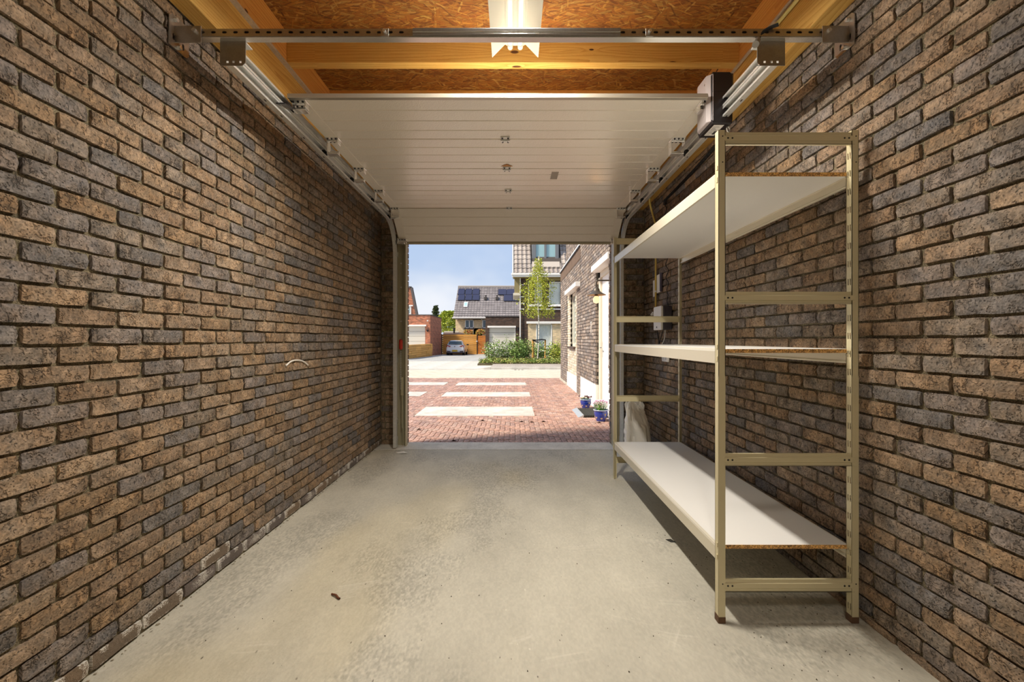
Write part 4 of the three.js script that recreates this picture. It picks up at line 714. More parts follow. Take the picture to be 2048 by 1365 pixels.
  part('door_frame', [bx(FX + 0.05, FX + 0.14, OUT, 2.30, D1 - 0.13, D1, 0.004), bx(FX + 0.05, FX + 0.14, OUT, 2.30, D0, D0 + 0.12, 0.004), bx(FX + 0.05, FX + 0.14, 2.2, 2.33, D0, D1, 0.004), bx(FX + 0.03, FX + 0.14, OUT, OUT + 0.03, D0, D1, 0.004)], frame, t);
  part('pane', bx(FX + 0.078, FX + 0.088, 0.75, 1.85, 6.93, 7.08), paneDark, dr, { label: 'tall narrow pane' });
  part('pane_frame', [bx(FX + 0.072, FX + 0.086, 0.70, 1.90, 6.90, 6.93, 0.003), bx(FX + 0.072, FX + 0.086, 0.70, 1.90, 7.08, 7.11, 0.003), bx(FX + 0.072, FX + 0.086, 1.85, 1.90, 6.90, 7.11, 0.003), bx(FX + 0.072, FX + 0.086, 0.70, 0.75, 6.90, 7.11, 0.003)], M.white, dr);
  part('letter_plate', [bx(FX + 0.07, FX + 0.086, 0.56, 0.63, 6.95, 7.2, 0.004), bx(FX + 0.064, FX + 0.072, 0.54, 0.56, 6.96, 7.19, 0.003)], M.white, dr);
  part('door_handle', [bx(FX + 0.072, FX + 0.084, 0.86, 1.12, 7.545, 7.58, 0.004), tube([V3(FX + 0.075, 1.02, 7.562), V3(FX + 0.035, 1.02, 7.562), V3(FX + 0.03, 1.02, 7.54), V3(FX + 0.03, 1.02, 7.45)], 0.009, 20, 8)], M.zincBright, dr);
  const wn = part('window', [bx(FX + 0.07, FX + 0.13, 0.98, 2.3, C0 + 0.35, C0 + 0.42, 0.004), bx(FX + 0.07, FX + 0.13, 0.98, 2.3, C1 - 0.57, C1 - 0.5, 0.004), bx(FX + 0.07, FX + 0.13, 0.98, 1.05, C0 + 0.35, C1 - 0.5, 0.004), bx(FX + 0.07, FX + 0.13, 2.23, 2.3, C0 + 0.35, C1 - 0.5, 0.004)], frame, t);
  part('pane', bx(FX + 0.10, FX + 0.11, 1.05, 2.23, C0 + 0.42, C1 - 0.57), glass, wn);
  part('window_sill', bx(FX - 0.04, FX + 0.1, 0.93, 0.985, C0 + 0.28, C1 - 0.43, 0.006), mat(0x4b3d35, 0.7), t);
  const num = part('house_number', [bx(FX - 0.012, FX + 0.001, 1.27, 1.47, 8.18, 8.21), bx(FX - 0.012, FX + 0.001, 1.45, 1.475, 8.10, 8.26), bx(FX - 0.012, FX + 0.001, 1.40, 1.46, 8.10, 8.12)], mat(0xe6e4dc, 0.4, { metalness: 0.3 }), t, { label: 'pale metal house number' });
}
{ // wall lamp by the door
  const t = thing('wall_lantern', 'lit barn-style wall lamp with a grey dish shade beside the white door', 'lamp', [FX, 1.9, 6.55]);
  const x = 1.205, d = 6.55, y = 1.79, iron = mat(0x5b544b, 0.45, { metalness: 0.5 });
  part('bracket', [tube([V3(FX, 2.01, d), V3(1.32, 2.01, d), V3(1.24, 2.01, d), V3(1.212, 2.0, d), V3(x, 1.96, d), V3(x, 1.9, d)], 0.011, 40, 10), cyl(V3(FX, 2.01, d), V3(FX - 0.012, 2.01, d), 0.035, 18)], iron, t);
  const s = part('shade', lathe([[0.016, 0.12], [0.04, 0.105], [0.05, 0.08], [0.052, 0.066], [0.085, 0.04], [0.137, 0.012], [0.14, 0.006], [0.135, 0.007], [0.083, 0.034], [0.045, 0.058], [0.04, 0.07], [0.0, 0.09]], V3(x, y, d), 36), iron, t);
  part('socket', cyl(V3(x, y - 0.012, d), V3(x, y + 0.06, d), 0.024, 16), iron, t);
  part('bulb', lathe([[0, -0.115], [0.025, -0.108], [0.043, -0.085], [0.048, -0.06], [0.04, -0.034], [0.024, -0.01], [0.022, 0]], V3(x, y, d), 20), new THREE.MeshStandardMaterial({ color: 0xffe8c8, roughness: 0.3, emissive: 0xffc987, emissiveIntensity: 1.6 }), t);
  const l = new THREE.PointLight(0xffb566, 0.3, 0, 2); l.name = 'wall_lantern_glow'; l.position.set(x, y - 0.06, -d); l.castShadow = true; scene.add(l);
}
{ // doormat and flower pots
  const t = thing('door_mat', 'black grid doormat with an aluminium ramp edge before the white door', 'mat', [1.28, OUT, 7.2]);
  const a = 1.065, b = 1.41, d0 = 6.86, d1 = 7.62;
  part('tread', [bx(a, b, OUT, OUT + 0.012, d0, d1), ...Array.from({ length: 14 }, (_, k) => bx(a + 0.01, b, OUT + 0.01, OUT + 0.03, d0 + 0.012 + k * 0.0535, d0 + 0.036 + k * 0.0535)), ...Array.from({ length: 16 }, (_, k) => bx(a + 0.01 + k * 0.027, a + 0.018 + k * 0.027, OUT + 0.01, OUT + 0.033, d0, d1))], mat(0x3a3833, 0.8), t);
  part('ramp_edge', alongD([[a - 0.075, OUT], [a + 0.012, OUT], [a + 0.012, OUT + 0.036], [a, OUT + 0.036]], d0, d1), mat(0xc9ced0, 0.4, { metalness: 0.6 }), t);
  const glaze = new THREE.MeshPhysicalMaterial({ color: 0x18338f, roughness: 0.22, clearcoat: 0.8, clearcoatRoughness: 0.1 });
  const leafM = [0x5f8a2c, 0x4a7426, 0x86a83c].map((c) => mat(c, 0.7, { side: THREE.DoubleSide }));
  const pot = (x, d, s, label, kind) => {
    const p = thing('flower_pot', label, 'flower pot', [x, OUT, d], undefined), y = OUT + 0.0;
    part('pot', lathe([[0, 0], [0.085, 0], [0.09, 0.006], [0.118, 0.075], [0.135, 0.14], [0.137, 0.185], [0.133, 0.205], [0.15, 0.216], [0.152, 0.228], [0.14, 0.232], [0.125, 0.222], [0.12, 0.19], [0, 0.185]].map(([a, b]) => [a * s, b * s]), V3(x, y, d), 40), glaze, p);
    part('rim', new THREE.TorusGeometry(0.146 * s, 0.0075 * s, 8, 36).rotateX(Math.PI / 2).translate(x, y + 0.224 * s, -d), mat(0xb9c4da, 0.25), p);
    const rad = (h) => { const P = [[0.0, 0.09], [0.075, 0.118], [0.14, 0.135], [0.2, 0.136]]; for (let i = 1; i < P.length; i++) if (h <= P[i][0]) return P[i - 1][1] + (P[i][1] - P[i - 1][1]) * (h - P[i - 1][0]) / (P[i][0] - P[i - 1][0]); return 0.135; };
    for (let k = 0; k < 9; k++) { // raised daisies round the pot
      const a = k * 2.4 + s, h = 0.06 + 0.09 * ((k * 0.37) % 1), q = rad(h) * s + 0.001, c = new THREE.Vector3(x + Math.cos(a) * q, y + h * s, -d + Math.sin(a) * q), g = [];
      for (let m = 0; m < 8; m++) g.push(new THREE.SphereGeometry(0.008 * s, 6, 4).scale(1.0, 0.55, 0.28).translate(0.0135 * s, 0, 0).rotateZ(m * Math.PI / 4));
      const e = mergeGeometries(g.map(finish)).rotateY(Math.PI / 2 - a).translate(c.x, c.y, c.z), f = part('daisy', e, mat(0xcdb384, 0.5), p);
      part('daisy_centre', new THREE.SphereGeometry(0.006 * s, 8, 6).scale(1, 1, 0.5).rotateY(Math.PI / 2 - a).translate(c.x + Math.cos(a) * 0.001, c.y, c.z + Math.sin(a) * 0.001), mat(0x8a5530, 0.6), f);
    }
    part('soil', new THREE.CircleGeometry(0.122 * s, 20).rotateX(-Math.PI / 2).translate(x, y + 0.192 * s, -d), mat(0x3a2c20, 1), p);
    const lv = [[], [], []], fl = [[], []];
    for (let k = 0; k < 170; k++) { const a = rr(0, 6.28), q = 0.14 * s * Math.sqrt(R()), h = y + 0.2 * s + rr(0.0, kind ? 0.14 : 0.1) * s; lv[k % 3].push(leaf(0.03 * s, 0.5).rotateX(rr(-1.2, 0.4)).rotateY(a).translate(x + Math.cos(a) * q, h, -d + Math.sin(a) * q)); }
    lv.forEach((g, k) => part('leaves', g, leafM[k], p, { kind: 'stuff' }));
    const cols = kind ? [0xe6b7d4, 0xc078aa, 0xf3dcea] : [0x3a0d1c, 0x4a0f22, 0xf2efe8];
    const heads = kind ? 62 : 13;
    for (let k = 0; k < heads; k++) {
      const a = k * 2.399, q = (kind ? 0.155 : 0.17) * s * Math.sqrt((k + 0.5) / heads), h = y + (kind ? 0.34 + 0.07 * (1 - (k / heads) ** 2) : 0.255 + 0.06 * R()) * s, c = new THREE.Vector3(x + Math.cos(a) * q, h, -d + Math.sin(a) * q), g = [];
      for (let m = 0; m < 5; m++) g.push(new THREE.SphereGeometry((kind ? 0.0105 : 0.016) * s, 6, 4).scale(1, 0.35, 0.7).translate((kind ? 0.009 : 0.014) * s, 0, 0).rotateZ(kind ? 0.7 : 0.3).rotateY(m * 1.257));
      const f = part('flower', mergeGeometries(g.map(finish)).rotateX(kind ? 0.2 : 0.9).translate(c.x, c.y, c.z), FLOWER(cols[(k * 7 + (k >> 2)) % 3]), p);
      part('stem', cyl(new THREE.Vector3(x + Math.cos(a) * q * 0.5, y + 0.19 * s, -d + Math.sin(a) * q * 0.5), c, 0.0016, 5), leafM[1], f);
    }
    return p;
  };
  pot(1.253, 7.80, 0.68, 'blue glazed pot with daisies and dark red flowers behind the doormat', 0);
  pot(1.276, 6.57, 0.72, 'blue glazed pot with daisies and a dome of pink flowers before the doormat', 1);
}
function FLOWER(c) { FLOWER.m ??= new Map(); if (!FLOWER.m.has(c)) FLOWER.m.set(c, mat(c, 0.6)); return FLOWER.m.get(c); }
function leaf(l, w = 0.45) { const g = new THREE.BufferGeometry(); const b = l * w / 2; g.setAttribute('position', new THREE.Float32BufferAttribute([0, 0, 0, b, l * 0.06, -l * 0.5, 0, 0, -l * 0.5, 0, 0, 0, 0, 0, -l * 0.5, -b, l * 0.06, -l * 0.5, b, l * 0.06, -l * 0.5, 0, -l * 0.05, -l, 0, 0, -l * 0.5, 0, 0, -l * 0.5, 0, -l * 0.05, -l, -b, l * 0.06, -l * 0.5], 3)); g.computeVertexNormals(); return g; }
// leaves as copies inside one part: nobody could count them
function foliage(parent, list, size, w, mats) {
  const og = origins.get(parent), by = mats.map(() => []); list.forEach((p, i) => by[i % mats.length].push(p));
  by.forEach((l, k) => {
    if (!l.length) return; const im = new THREE.InstancedMesh(leaf(size, w), mats[k], l.length); im.name = 'foliage'; im.userData.kind = 'stuff'; const m = new THREE.Matrix4(), q = new THREE.Quaternion(), e = new THREE.Euler();
    l.forEach((p, i) => { const s = rr(0.7, 1.25); e.set(rr(-1.3, 0.9), rr(0, 6.28), rr(-0.6, 0.6)); m.compose(p.clone().sub(og), q.setFromEuler(e), new THREE.Vector3(s, s, s)); im.setMatrixAt(i, m); });
    im.castShadow = im.receiveShadow = true; parent.add(im);
  });
}
const leafMat = (c) => mat(c, 0.65, { side: THREE.DoubleSide });

// ---------------------------------------------------------------- tall house across the street
{
  const D = 30, P = (px) => (px - 1026) * D / FOCAL, Y = (py) => EYE - (py - 680) * D / FOCAL;
  const t = thing('tall_house', 'tall brick house with pantile roof and grey dormer window', 'house', [3, OUT, D]);
  const dark = mat(0xffffff, 0.9, { map: T.darkBrick }), cream = mat(0xffffff, 0.9, { map: T.creamBrick });
  const xl = P(1041), xr = 8.5, eave = Y(556);
  part('wall', [bx(xl, P(1056), -0.3, eave, D, D + 5.5), bx(P(1056), P(1072) , Y(700), eave, D + 0.02, D + 5.5), bx(P(1056), xr, Y(646), Y(611), D + 0.004, D + 5.4), bx(xl, xr, Y(562), eave, D - 0.004, D + 5.3), bx(P(1084), P(1098), Y(611), Y(562), D, D + 5.5), bx(P(1121), xr, Y(646), eave, D + 0.008, D + 5.2), bx(P(1056), xr, -0.3, eave, D + 0.35, D + 5.5)], dark, t);
  part('cream_wall', [bx(P(1056), P(1072), -0.3, Y(647), D - 0.02, D + 0.3), bx(P(1104), xr, -0.3, Y(647), D - 0.02, D + 0.3), bx(P(1072), P(1104), -0.3, Y(702), D - 0.02, D + 0.3)], cream, t, { label: 'cream brickwork of the ground floor' });
  parts('band', [bx(P(1053), xr, Y(648), Y(643.5), D - 0.16, D + 0.1, 0.01), bx(P(1055), xr, Y(620), Y(617.5), D - 0.05, D + 0.1, 0.01), ...[570, 582, 594, 607, 618.5].map((y) => bx(P(1042), P(1048.5), Y(y + 1), Y(y - 0.8), D - 0.05, D + 0.1)), ...[594, 607].flatMap((y) => [bx(P(1085), P(1087), Y(y + 1), Y(y - 1), D - 0.05, D), bx(P(1094), P(1097.5), Y(y + 1), Y(y - 1), D - 0.05, D)])], M.white, t, { label: 'white bands' });
  const win = (x0, x1, y0, y1, curtain, mull) => {
    const a = P(x0), b = P(x1), c = Y(y1), e = Y(y0), f = 0.06, w = part('window', [bx(a, a + f, c, e, D - 0.04, D + 0.1, 0.008), bx(b - f, b, c, e, D - 0.04, D + 0.1, 0.008), bx(a, b, e - f, e, D - 0.04, D + 0.1, 0.008), bx(a, b, c, c + f, D - 0.04, D + 0.1, 0.008), bx(a - 0.06, b + 0.06, c - 0.09, c, D - 0.12, D + 0.1, 0.01), ...(mull ? [bx((a + b) / 2 - 0.03, (a + b) / 2 + 0.03, c, e, D - 0.02, D + 0.08)] : [])], M.white, t);
    part('pane', bx(a + f, b - f, c + f, e - f, D + 0.04, D + 0.05), new THREE.MeshPhysicalMaterial({ color: 0xffffff, roughness: 0.03, transmission: 1, thickness: 0 }), w);
    if (curtain) { const g = []; for (let x = a + f; x < b - f; x += 0.07) g.push(cyl(V3(x + 0.035, c + f, D + 0.19), V3(x + 0.035, e - f, D + 0.19), 0.05, 8)); part('curtain', g, mat(0xe9efe8, 0.9), w); }
    return w;
  };
  win(1056.5, 1084, 562, 611, true, true); win(1098, 1124, 564, 611, true); win(1072, 1104, 648, 702, true);
  // eaves: gutter, fascia, boxed return at the corner
  part('gutter', [bx(P(1024), xr, Y(556.5), Y(553), D - 0.55, D - 0.35, 0.02), bx(P(1023), xr, Y(553), Y(549), D - 0.6, D - 0.4, 0.02)], M.white, t);
  part('soffit', [bx(P(1026), xr, Y(557), Y(554), D - 0.5, D + 0.4), bx(P(1060), xr, Y(562), Y(556), D - 0.2, D)], mat(0x9d9066, 0.7), t);
  part('boxed_return', [bx(P(1029), P(1039.5), Y(588), Y(556), D - 0.1, D + 3)], mat(0x8d8158, 0.7), t);
  part('return_ledge', [bx(P(1026.5), P(1041), Y(592), Y(587), D - 0.2, D + 3, 0.02)], mat(0xd9d2bd, 0.6), t);
  part('downpipe', cyl(V3(P(1040.5), 0, D - 0.08), V3(P(1040.5), Y(556), D - 0.08), 0.035, 10), M.white, t);
  // roof slope with its pantiles, each a piece of its own
  const e0 = V3(0, Y(549), D - 0.5), slope = 55 * RAD, run = 5.2, left = P(1026.5);
  const up = new THREE.Vector3(0, Math.sin(slope), -Math.cos(slope)), nrm = new THREE.Vector3(0, Math.cos(slope), Math.sin(slope));
  part('roof', sweep([[left, -0.04], [xr, -0.04], [xr, -0.2], [left, -0.2]], [0, 1].map((k) => ({ p: e0.clone().addScaledVector(up, k * 8.4), a: X, b: nrm }))), mat(0x4a4440, 0.9), t);
  part('verge', sweep([[left - 0.06, 0.06], [left + 0.01, 0.06], [left + 0.01, -0.24], [left - 0.06, -0.24]], [0, 1].map((k) => ({ p: e0.clone().addScaledVector(up, k * 8.4), a: X, b: nrm }))), mat(0xd6d2c8, 0.7), t);
  part('gable', tri([[xl, eave - 0.1, -D], [xl, eave - 0.1, -D - 9], [xl, eave + 6.2, -D - 4.6], [xl + 0.2, eave - 0.1, -D], [xl + 0.2, eave - 0.1, -D - 9], [xl + 0.2, eave + 6.2, -D - 4.6]], [[0, 2, 1], [3, 4, 5], [0, 3, 5], [0, 5, 2]]), dark, t);
  const tw = 0.29, th = 0.42, prof = []; for (let i = 0; i <= 8; i++) { const q = i / 8; prof.push([q * (tw + 0.02), 0.012 + 0.034 * (q < 0.55 ? -Math.sin(q / 0.55 * Math.PI) * 0.6 : Math.sin((q - 0.55) / 0.45 * Math.PI) * 1.0)]); }
  const tv = [], tf = []; for (const v of [0, 1]) for (const [a, b] of prof) tv.push([a, v * (th + 0.05), b + (v ? -0.005 : 0.035)]);
  prof.forEach(([a, b]) => tv.push([a, 0, b + 0.005])); const n = prof.length; for (let i = 0; i < n - 1; i++) { tf.push([i, i + 1, n + i], [i + 1, n + i + 1, n + i]); tf.push([2 * n + i, 2 * n + i + 1, i], [2 * n + i + 1, i + 1, i]); }
  const tileG = tri(tv, tf, 0.9); boxUV(tileG); const basis = new THREE.Matrix4().makeBasis(X, up, nrm), og = origins.get(t), tones = [0xb9ada3, 0xaea299, 0xc2b6ab, 0xa89c93].map((c) => mat(c, 0.6, { map: T.plain }));
  const dx0 = P(1063), dx1 = P(1118.5), r = rng(31), rest = [];
  for (let j = 0; j < 19; j++) for (let i = 0; i < 27; i++) {
    const x = left + i * tw, s = j * th, p = e0.clone().addScaledVector(up, s); p.x = x; const yy = p.y, py = 680 - (yy - EYE) * FOCAL / -p.z; if (x + tw * 0.6 > dx0 && x < dx1 && py < 528.5 && py > 300) continue;
    const px = 1026 + (x + tw / 2) * FOCAL / -p.z; p.sub(og).addScaledVector(nrm, (r() - 0.5) * 0.008);
    const m = basis.clone().setPosition(p), k = Math.floor(r() * 4);
    if (px < 1136 && py > 470) { const me = new THREE.Mesh(tileG, tones[k]); me.name = 'roof_tile'; m.decompose(me.position, me.quaternion, me.scale); me.castShadow = me.receiveShadow = true; t.add(me); } else rest.push(tileG.clone().applyMatrix4(m));
  }
  const rt = new THREE.Mesh(mergeGeometries(rest.map((g) => finish(g))), tones[0]); rt.name = 'roof_tiles'; rt.userData.kind = 'stuff'; t.add(rt);
  // dormer with two tall panes
  const dd = D + 0.35, q = (px) => (px - 1026) * dd / FOCAL, yq = (py) => EYE - (py - 680) * dd / FOCAL, grey = mat(0x74787c, 0.5);
  const dm = part('dormer', [bx(q(1064), q(1117.5), yq(527), yq(440), dd + 0.12, dd + 3.2)], grey, t);
  const fr = part('dormer_frame', [[1064, 1072], [1088.5, 1093], [1110.5, 1117.5]].map(([a, b]) => bx(q(a), q(b), yq(527), yq(440), dd - 0.02, dd + 0.14, 0.012)).concat([bx(q(1064), q(1117.5), yq(527), yq(521.5), dd - 0.04, dd + 0.14, 0.012), bx(q(1064), q(1117.5), yq(446), yq(438), dd - 0.1, dd + 0.14, 0.012)]), grey, t);
  for (const [a, b] of [[1072, 1088.5], [1093, 1110.5]]) part('pane', bx(q(a), q(b), yq(521.5), yq(446), dd + 0.06, dd + 0.08), paneBlue, fr);
  part('dormer_apron', sweep([[q(1063.5), 0.045], [q(1118), 0.045], [q(1118), 0.075], [q(1063.5), 0.075]], [0.5, 0.98].map((k) => ({ p: e0.clone().addScaledVector(up, k), a: X, b: nrm }))), mat(0xb5aca2, 0.8), t);
}

// ---------------------------------------------------------------- planting bed: birch, stakes, shrubs, groundcover
const G0 = OUT + 0.1;
{
  const d = 25.8, x = (1077 - 1026) * d / FOCAL, t = thing('birch_tree', 'young birch with a white trunk and airy yellow-green leaves', 'tree', [x, G0, d]);
  const bark = canvasTex(64, 512, (g, w, h) => { g.fillStyle = '#e9e4d8'; g.fillRect(0, 0, w, h); const r = rng(8); for (let k = 0; k < 90; k++) { g.fillStyle = rgb(60, 52, 44, 0.3 + 0.5 * r()); g.fillRect(r() * w, r() * h, 6 + r() * 18, 1 + r() * 5); } }, true, [0.5, 3]);
  const top = 5.85, axis = (h) => new THREE.Vector3(x + 0.05 * Math.sin(h * 1.1) - 0.05 + 0.012 * h, G0 + h, -d);
  part('trunk', new THREE.TubeGeometry(new THREE.CatmullRomCurve3([0, 0.6, 1.2, 2, 3, 4, 5, top].map(axis)), 40, 0.032, 8), mat(0xffffff, 0.8, { map: bark }), t);
  const br = [], leaves = [];
  for (let k = 0; k < 74; k++) {
    const h = 2.35 + (top - 2.5) * (k / 74), a = k * 2.4, env = h < 3.3 ? 1.15 : h < 4.3 ? 0.95 : 0.75 * (top + 0.15 - h) / 1.7 + 0.05, l = env * rr(0.6, 1.1), b = axis(h), dir = new THREE.Vector3(Math.cos(a), 0.35, Math.sin(a));
    const m = b.clone().addScaledVector(dir, l * 0.55), e = b.clone().addScaledVector(dir, l); e.y -= 0.12 * l + 0.06; br.push(new THREE.TubeGeometry(new THREE.QuadraticBezierCurve3(b, m, e), 6, 0.006, 4));
    const n = Math.round(20 + 58 * l); for (let i = 0; i < n; i++) { const q = 0.25 + 0.8 * R(), c = new THREE.QuadraticBezierCurve3(b, m, e).getPoint(Math.min(1, q)); c.x += rr(-0.13, 0.13); c.y += rr(-0.22, 0.1); c.z += rr(-0.13, 0.13); leaves.push(c); }
  }
  part('branches', br, mat(0x7a6a4a, 0.85), t);
  foliage(t, leaves, 0.075, 0.75, [0xbcc13c, 0xa5b236, 0xd2cf55, 0x8fa032].map(leafMat));
}
for (const [px, label] of [[1066, 'thick round timber stake left of the young birch'], [1090.5, 'thin round timber stake right of the young birch']]) {
  const d = 25.5, x = (px - 1026) * d / FOCAL, t = thing('tree_stake', label, 'stake', [x, G0, d], undefined);
  const r = px < 1080 ? 0.062 : 0.047; part('post', [cyl(V3(x, G0 - 0.1, d), V3(x, 1.13, d), r, 14), cyl(V3(x, 1.13, d), V3(x, 1.15, d), r, 14, r * 0.8)], mat(0xe0a84e, 0.75, { map: T.plain }), t);
}
{ const d = 25.5, P = (px, py, o = 0) => at(px, py, d + o), t = thing('tree_tie', 'black rubber strap tying the birch trunk to its two stakes', 'strap', [1.4, 1.15, d]);
  part('band', [[[1064.5, 680.5], [1070, 681], [1077, 680.5], [1083, 679.5], [1091.5, 680.5]], [[1067, 681], [1072, 684], [1077, 685], [1078, 682]]].map((l) => sweep([[-0.012, -0.035], [0.012, -0.035], [0.012, 0.035], [-0.012, 0.035]], l.map(([a, b]) => ({ p: P(a, b, -0.075), a: Z, b: new THREE.Vector3(0, 1, 0) })))), M.rubber, t); }
const shrubs = [[985, 23.4, 1.15, 0.62, 'white-flowered green shrub at the open end of the bed by the driveway', 1], [1010, 24.2, 1.25, 0.7, 'bushy green shrub before the pale garage door', 1], [1033, 23.5, 1.3, 0.55, 'tall green shrub at the corner of the tall house', 0], [1048, 24.4, 1.15, 0.55, 'dark green shrub against the dark house corner', 0], [1078, 27.2, 1.0, 0.7, 'low dark shrub behind the birch trunk', 0], [1104, 24.6, 1.0, 0.5, 'light green shrub right of the thin stake', 1], [1116, 23.6, 1.1, 0.5, 'yellow-green shrub against the near house corner', 2]];
for (const [px, d, h, w, label, kind] of shrubs) {
  const x = (px - 1026) * d / FOCAL, t = thing('shrub', label, 'shrub', [x, G0, d]), st = [], lv = [], fl = [];
  for (let k = 0; k < 22; k++) {
    const a = k * 2.4, q = w * Math.sqrt((k + 0.5) / 22), e = new THREE.Vector3(x + Math.cos(a) * q, G0 + h * (1.0 - 0.5 * (q / w) ** 2) * rr(0.72, 1.08), -d + Math.sin(a) * q), b = new THREE.Vector3(x + Math.cos(a) * q * 0.25, G0, -d + Math.sin(a) * q * 0.25);
    st.push(cyl(b, e, 0.008, 5, 0.004)); for (let i = 0; i < 46; i++) { const p = b.clone().lerp(e, 0.15 + 0.88 * R()); p.x += rr(-0.12, 0.12); p.y += rr(-0.08, 0.08); p.z += rr(-0.12, 0.12); (kind && R() < 0.27 ? fl : lv).push(p); }
  }
  part('stems', st, mat(0x5d4a30, 0.9), t); foliage(t, lv, 0.10, 0.55, (kind === 2 ? [0x9fae3a, 0x7d9432, 0xbcc04c] : [0x77934a, 0x58762f, 0x9ab45e]).map(leafMat));
  if (fl.length) foliage(t, fl, 0.06, 0.9, [leafMat(kind === 2 ? 0xd6d27a : 0xf1eee0)]);
}
{ const t = thing('ground_cover', 'low mixed ground cover edging the planting bed', 'ground cover', [1.5, G0, 21]), lv = []; t.userData.kind = 'stuff'; for (let k = 0; k < 5200; k++) { const x = -1.55 + 6.4 * R(), d = 20.5 + 3.2 * R() * R(); lv.push(new THREE.Vector3(x, G0 + rr(0, 0.20) * (0.5 + 0.5 * Math.sin(x * 3.1 + d * 2) ** 2) + 0.02, -d)); } foliage(t, lv, 0.085, 0.5, [0x8ea046, 0x6f8a3a, 0xb0b258, 0x9a8a52, 0x5d7a34].map(leafMat)); }

// ---------------------------------------------------------------- house with solar panels
{
  const D = 47, P = (px, d = D) => (px - 1026) * d / FOCAL, Y = (py, d = D) => EYE - (py - 680) * d / FOCAL;
  const t = thing('solar_house', 'cream house with a grey tiled roof carrying solar panels', 'house', [-2, gy(47), 50]);
  const cream = mat(0xffffff, 0.9, { map: T.creamBrick }), xl = P(911), xr = P(1060), eave = Y(637.5), wy0 = Y(657), wy1 = Y(640);
  part('wall', [bx(xl, P(930), -0.3, eave, D, D + 0.3), bx(P(947.5), P(964.5), -0.3, eave, D, D + 0.3), bx(P(930), xr, -0.3, wy0, D, D + 0.3), bx(P(930), xr, wy1, eave, D, D + 0.3), bx(P(982), xr, -0.3, eave, D, D + 0.3), bx(xl, xr, -0.3, eave, D + 0.3, D + 9)], cream, t);
  for (const [a, b, m] of [[930, 947.5, 1], [964.5, 982, 1]]) {
    const w = part('window', [bx(P(a), P(a) + 0.08, wy0, wy1, D - 0.03, D + 0.1), bx(P(b) - 0.08, P(b), wy0, wy1, D - 0.03, D + 0.1), bx(P(a), P(b), wy0, wy0 + 0.09, D - 0.03, D + 0.1), bx(P(a), P(b), wy1 - 0.06, wy1, D - 0.03, D + 0.1), bx(P((a + b) / 2) - 0.05, P((a + b) / 2) + 0.05, wy0, wy1, D - 0.03, D + 0.1)], M.white, t);
    for (const [c, e] of [[a + 1, (a + b) / 2 - 1], [(a + b) / 2 + 1, b - 1]]) part('pane', bx(P(c), P(e), wy0 + 0.09, wy1 - 0.06, D + 0.05, D + 0.07), paneDark, w);
    part('sill', bx(P(a) - 0.1, P(b) + 0.1, wy0 - 0.09, wy0, D - 0.12, D + 0.05), mat(0x5a4a42, 0.8), t);
  }
  part('gutter', bx(P(906), xr, Y(637.8), Y(635.8), D - 0.75, D - 0.5, 0.02), M.white, t);
  parts('downpipe', [P(912), P(961)].map((x) => cyl(V3(x, Y(636.5), D - 0.62), V3(x + 0.15, Y(640), D - 0.1), 0.05, 8)), M.white, t);
  // roof slope from the eave up to the ridge, courses of tiles
  const a = 40 * RAD, y0 = Y(636, D - 0.6), k0 = (680 - 574) / FOCAL, s = (EYE + k0 * (D - 0.6) - y0) / (Math.sin(a) - k0 * Math.cos(a)), up = new THREE.Vector3(0, Math.sin(a), -Math.cos(a)), nr = new THREE.Vector3(0, Math.cos(a), Math.sin(a)), e0 = V3(0, y0, D - 0.6), x0 = P(906, D - 0.6), x1 = 2.5;
  part('roof', [sweep([[x0, 0], [x1, 0], [x1, -0.2], [x0, -0.2]], [0, 1].map((k) => ({ p: e0.clone().addScaledVector(up, k * s), a: X, b: nr }))), sweep([[x0, 0], [x1, 0], [x1, -0.2], [x0, -0.2]], [0, 1].map((k) => ({ p: e0.clone().addScaledVector(up, s).add(new THREE.Vector3(0, -k * s * Math.sin(a), -k * s * Math.cos(a))), a: X, b: new THREE.Vector3(0, Math.cos(a), -Math.sin(a)) })))], mat(0x57514d, 0.85), t);
  const one = tri([[0, 0, 0.055], [0.15, 0, 0.075], [0.28, 0, 0.055], [0, 0.36, 0.01], [0.15, 0.36, 0.02], [0.28, 0.36, 0.01], [0, 0, 0], [0.28, 0, 0]], [[0, 1, 4], [0, 4, 3], [1, 2, 5], [1, 5, 4], [6, 7, 2], [6, 2, 1], [6, 1, 0]], 0.5), rows = Math.floor(s / 0.335), cols = Math.floor((x1 - x0) / 0.3), og = origins.get(t);
  const im = new THREE.InstancedMesh(one, mat(0x837d7d, 0.7), rows * cols); im.name = 'roof_tiles'; im.userData.kind = 'stuff'; const b = new THREE.Matrix4().makeBasis(X, up, nr), r = rng(44), c = new THREE.Color();
  for (let j = 0; j < rows; j++) for (let i = 0; i < cols; i++) { const p = e0.clone().addScaledVector(up, j * 0.335); p.x = x0 + i * 0.3; im.setMatrixAt(j * cols + i, b.clone().setPosition(p.sub(og))); const v = 0.85 + 0.3 * r(); im.setColorAt(j * cols + i, c.setRGB(v, v, v)); } t.add(im);
  const onRoof = (px, py) => { const dy = (680 - py) / FOCAL, q = (EYE + dy * (D - 0.6) - y0) / (Math.sin(a) - dy * Math.cos(a)), d = D - 0.6 + q * Math.cos(a); return [(px - 1026) * d / FOCAL, q]; };
  const slab = (px0, py0, px1, py1, h0, h1) => { const [ax, aq] = onRoof(px0, py1), [bx_, bq] = onRoof(px1, py0); return sweep([[ax, h1], [bx_, h1], [bx_, h0], [ax, h0]], [aq, bq].map((q) => ({ p: e0.clone().addScaledVector(up, q), a: X, b: nr }))); };
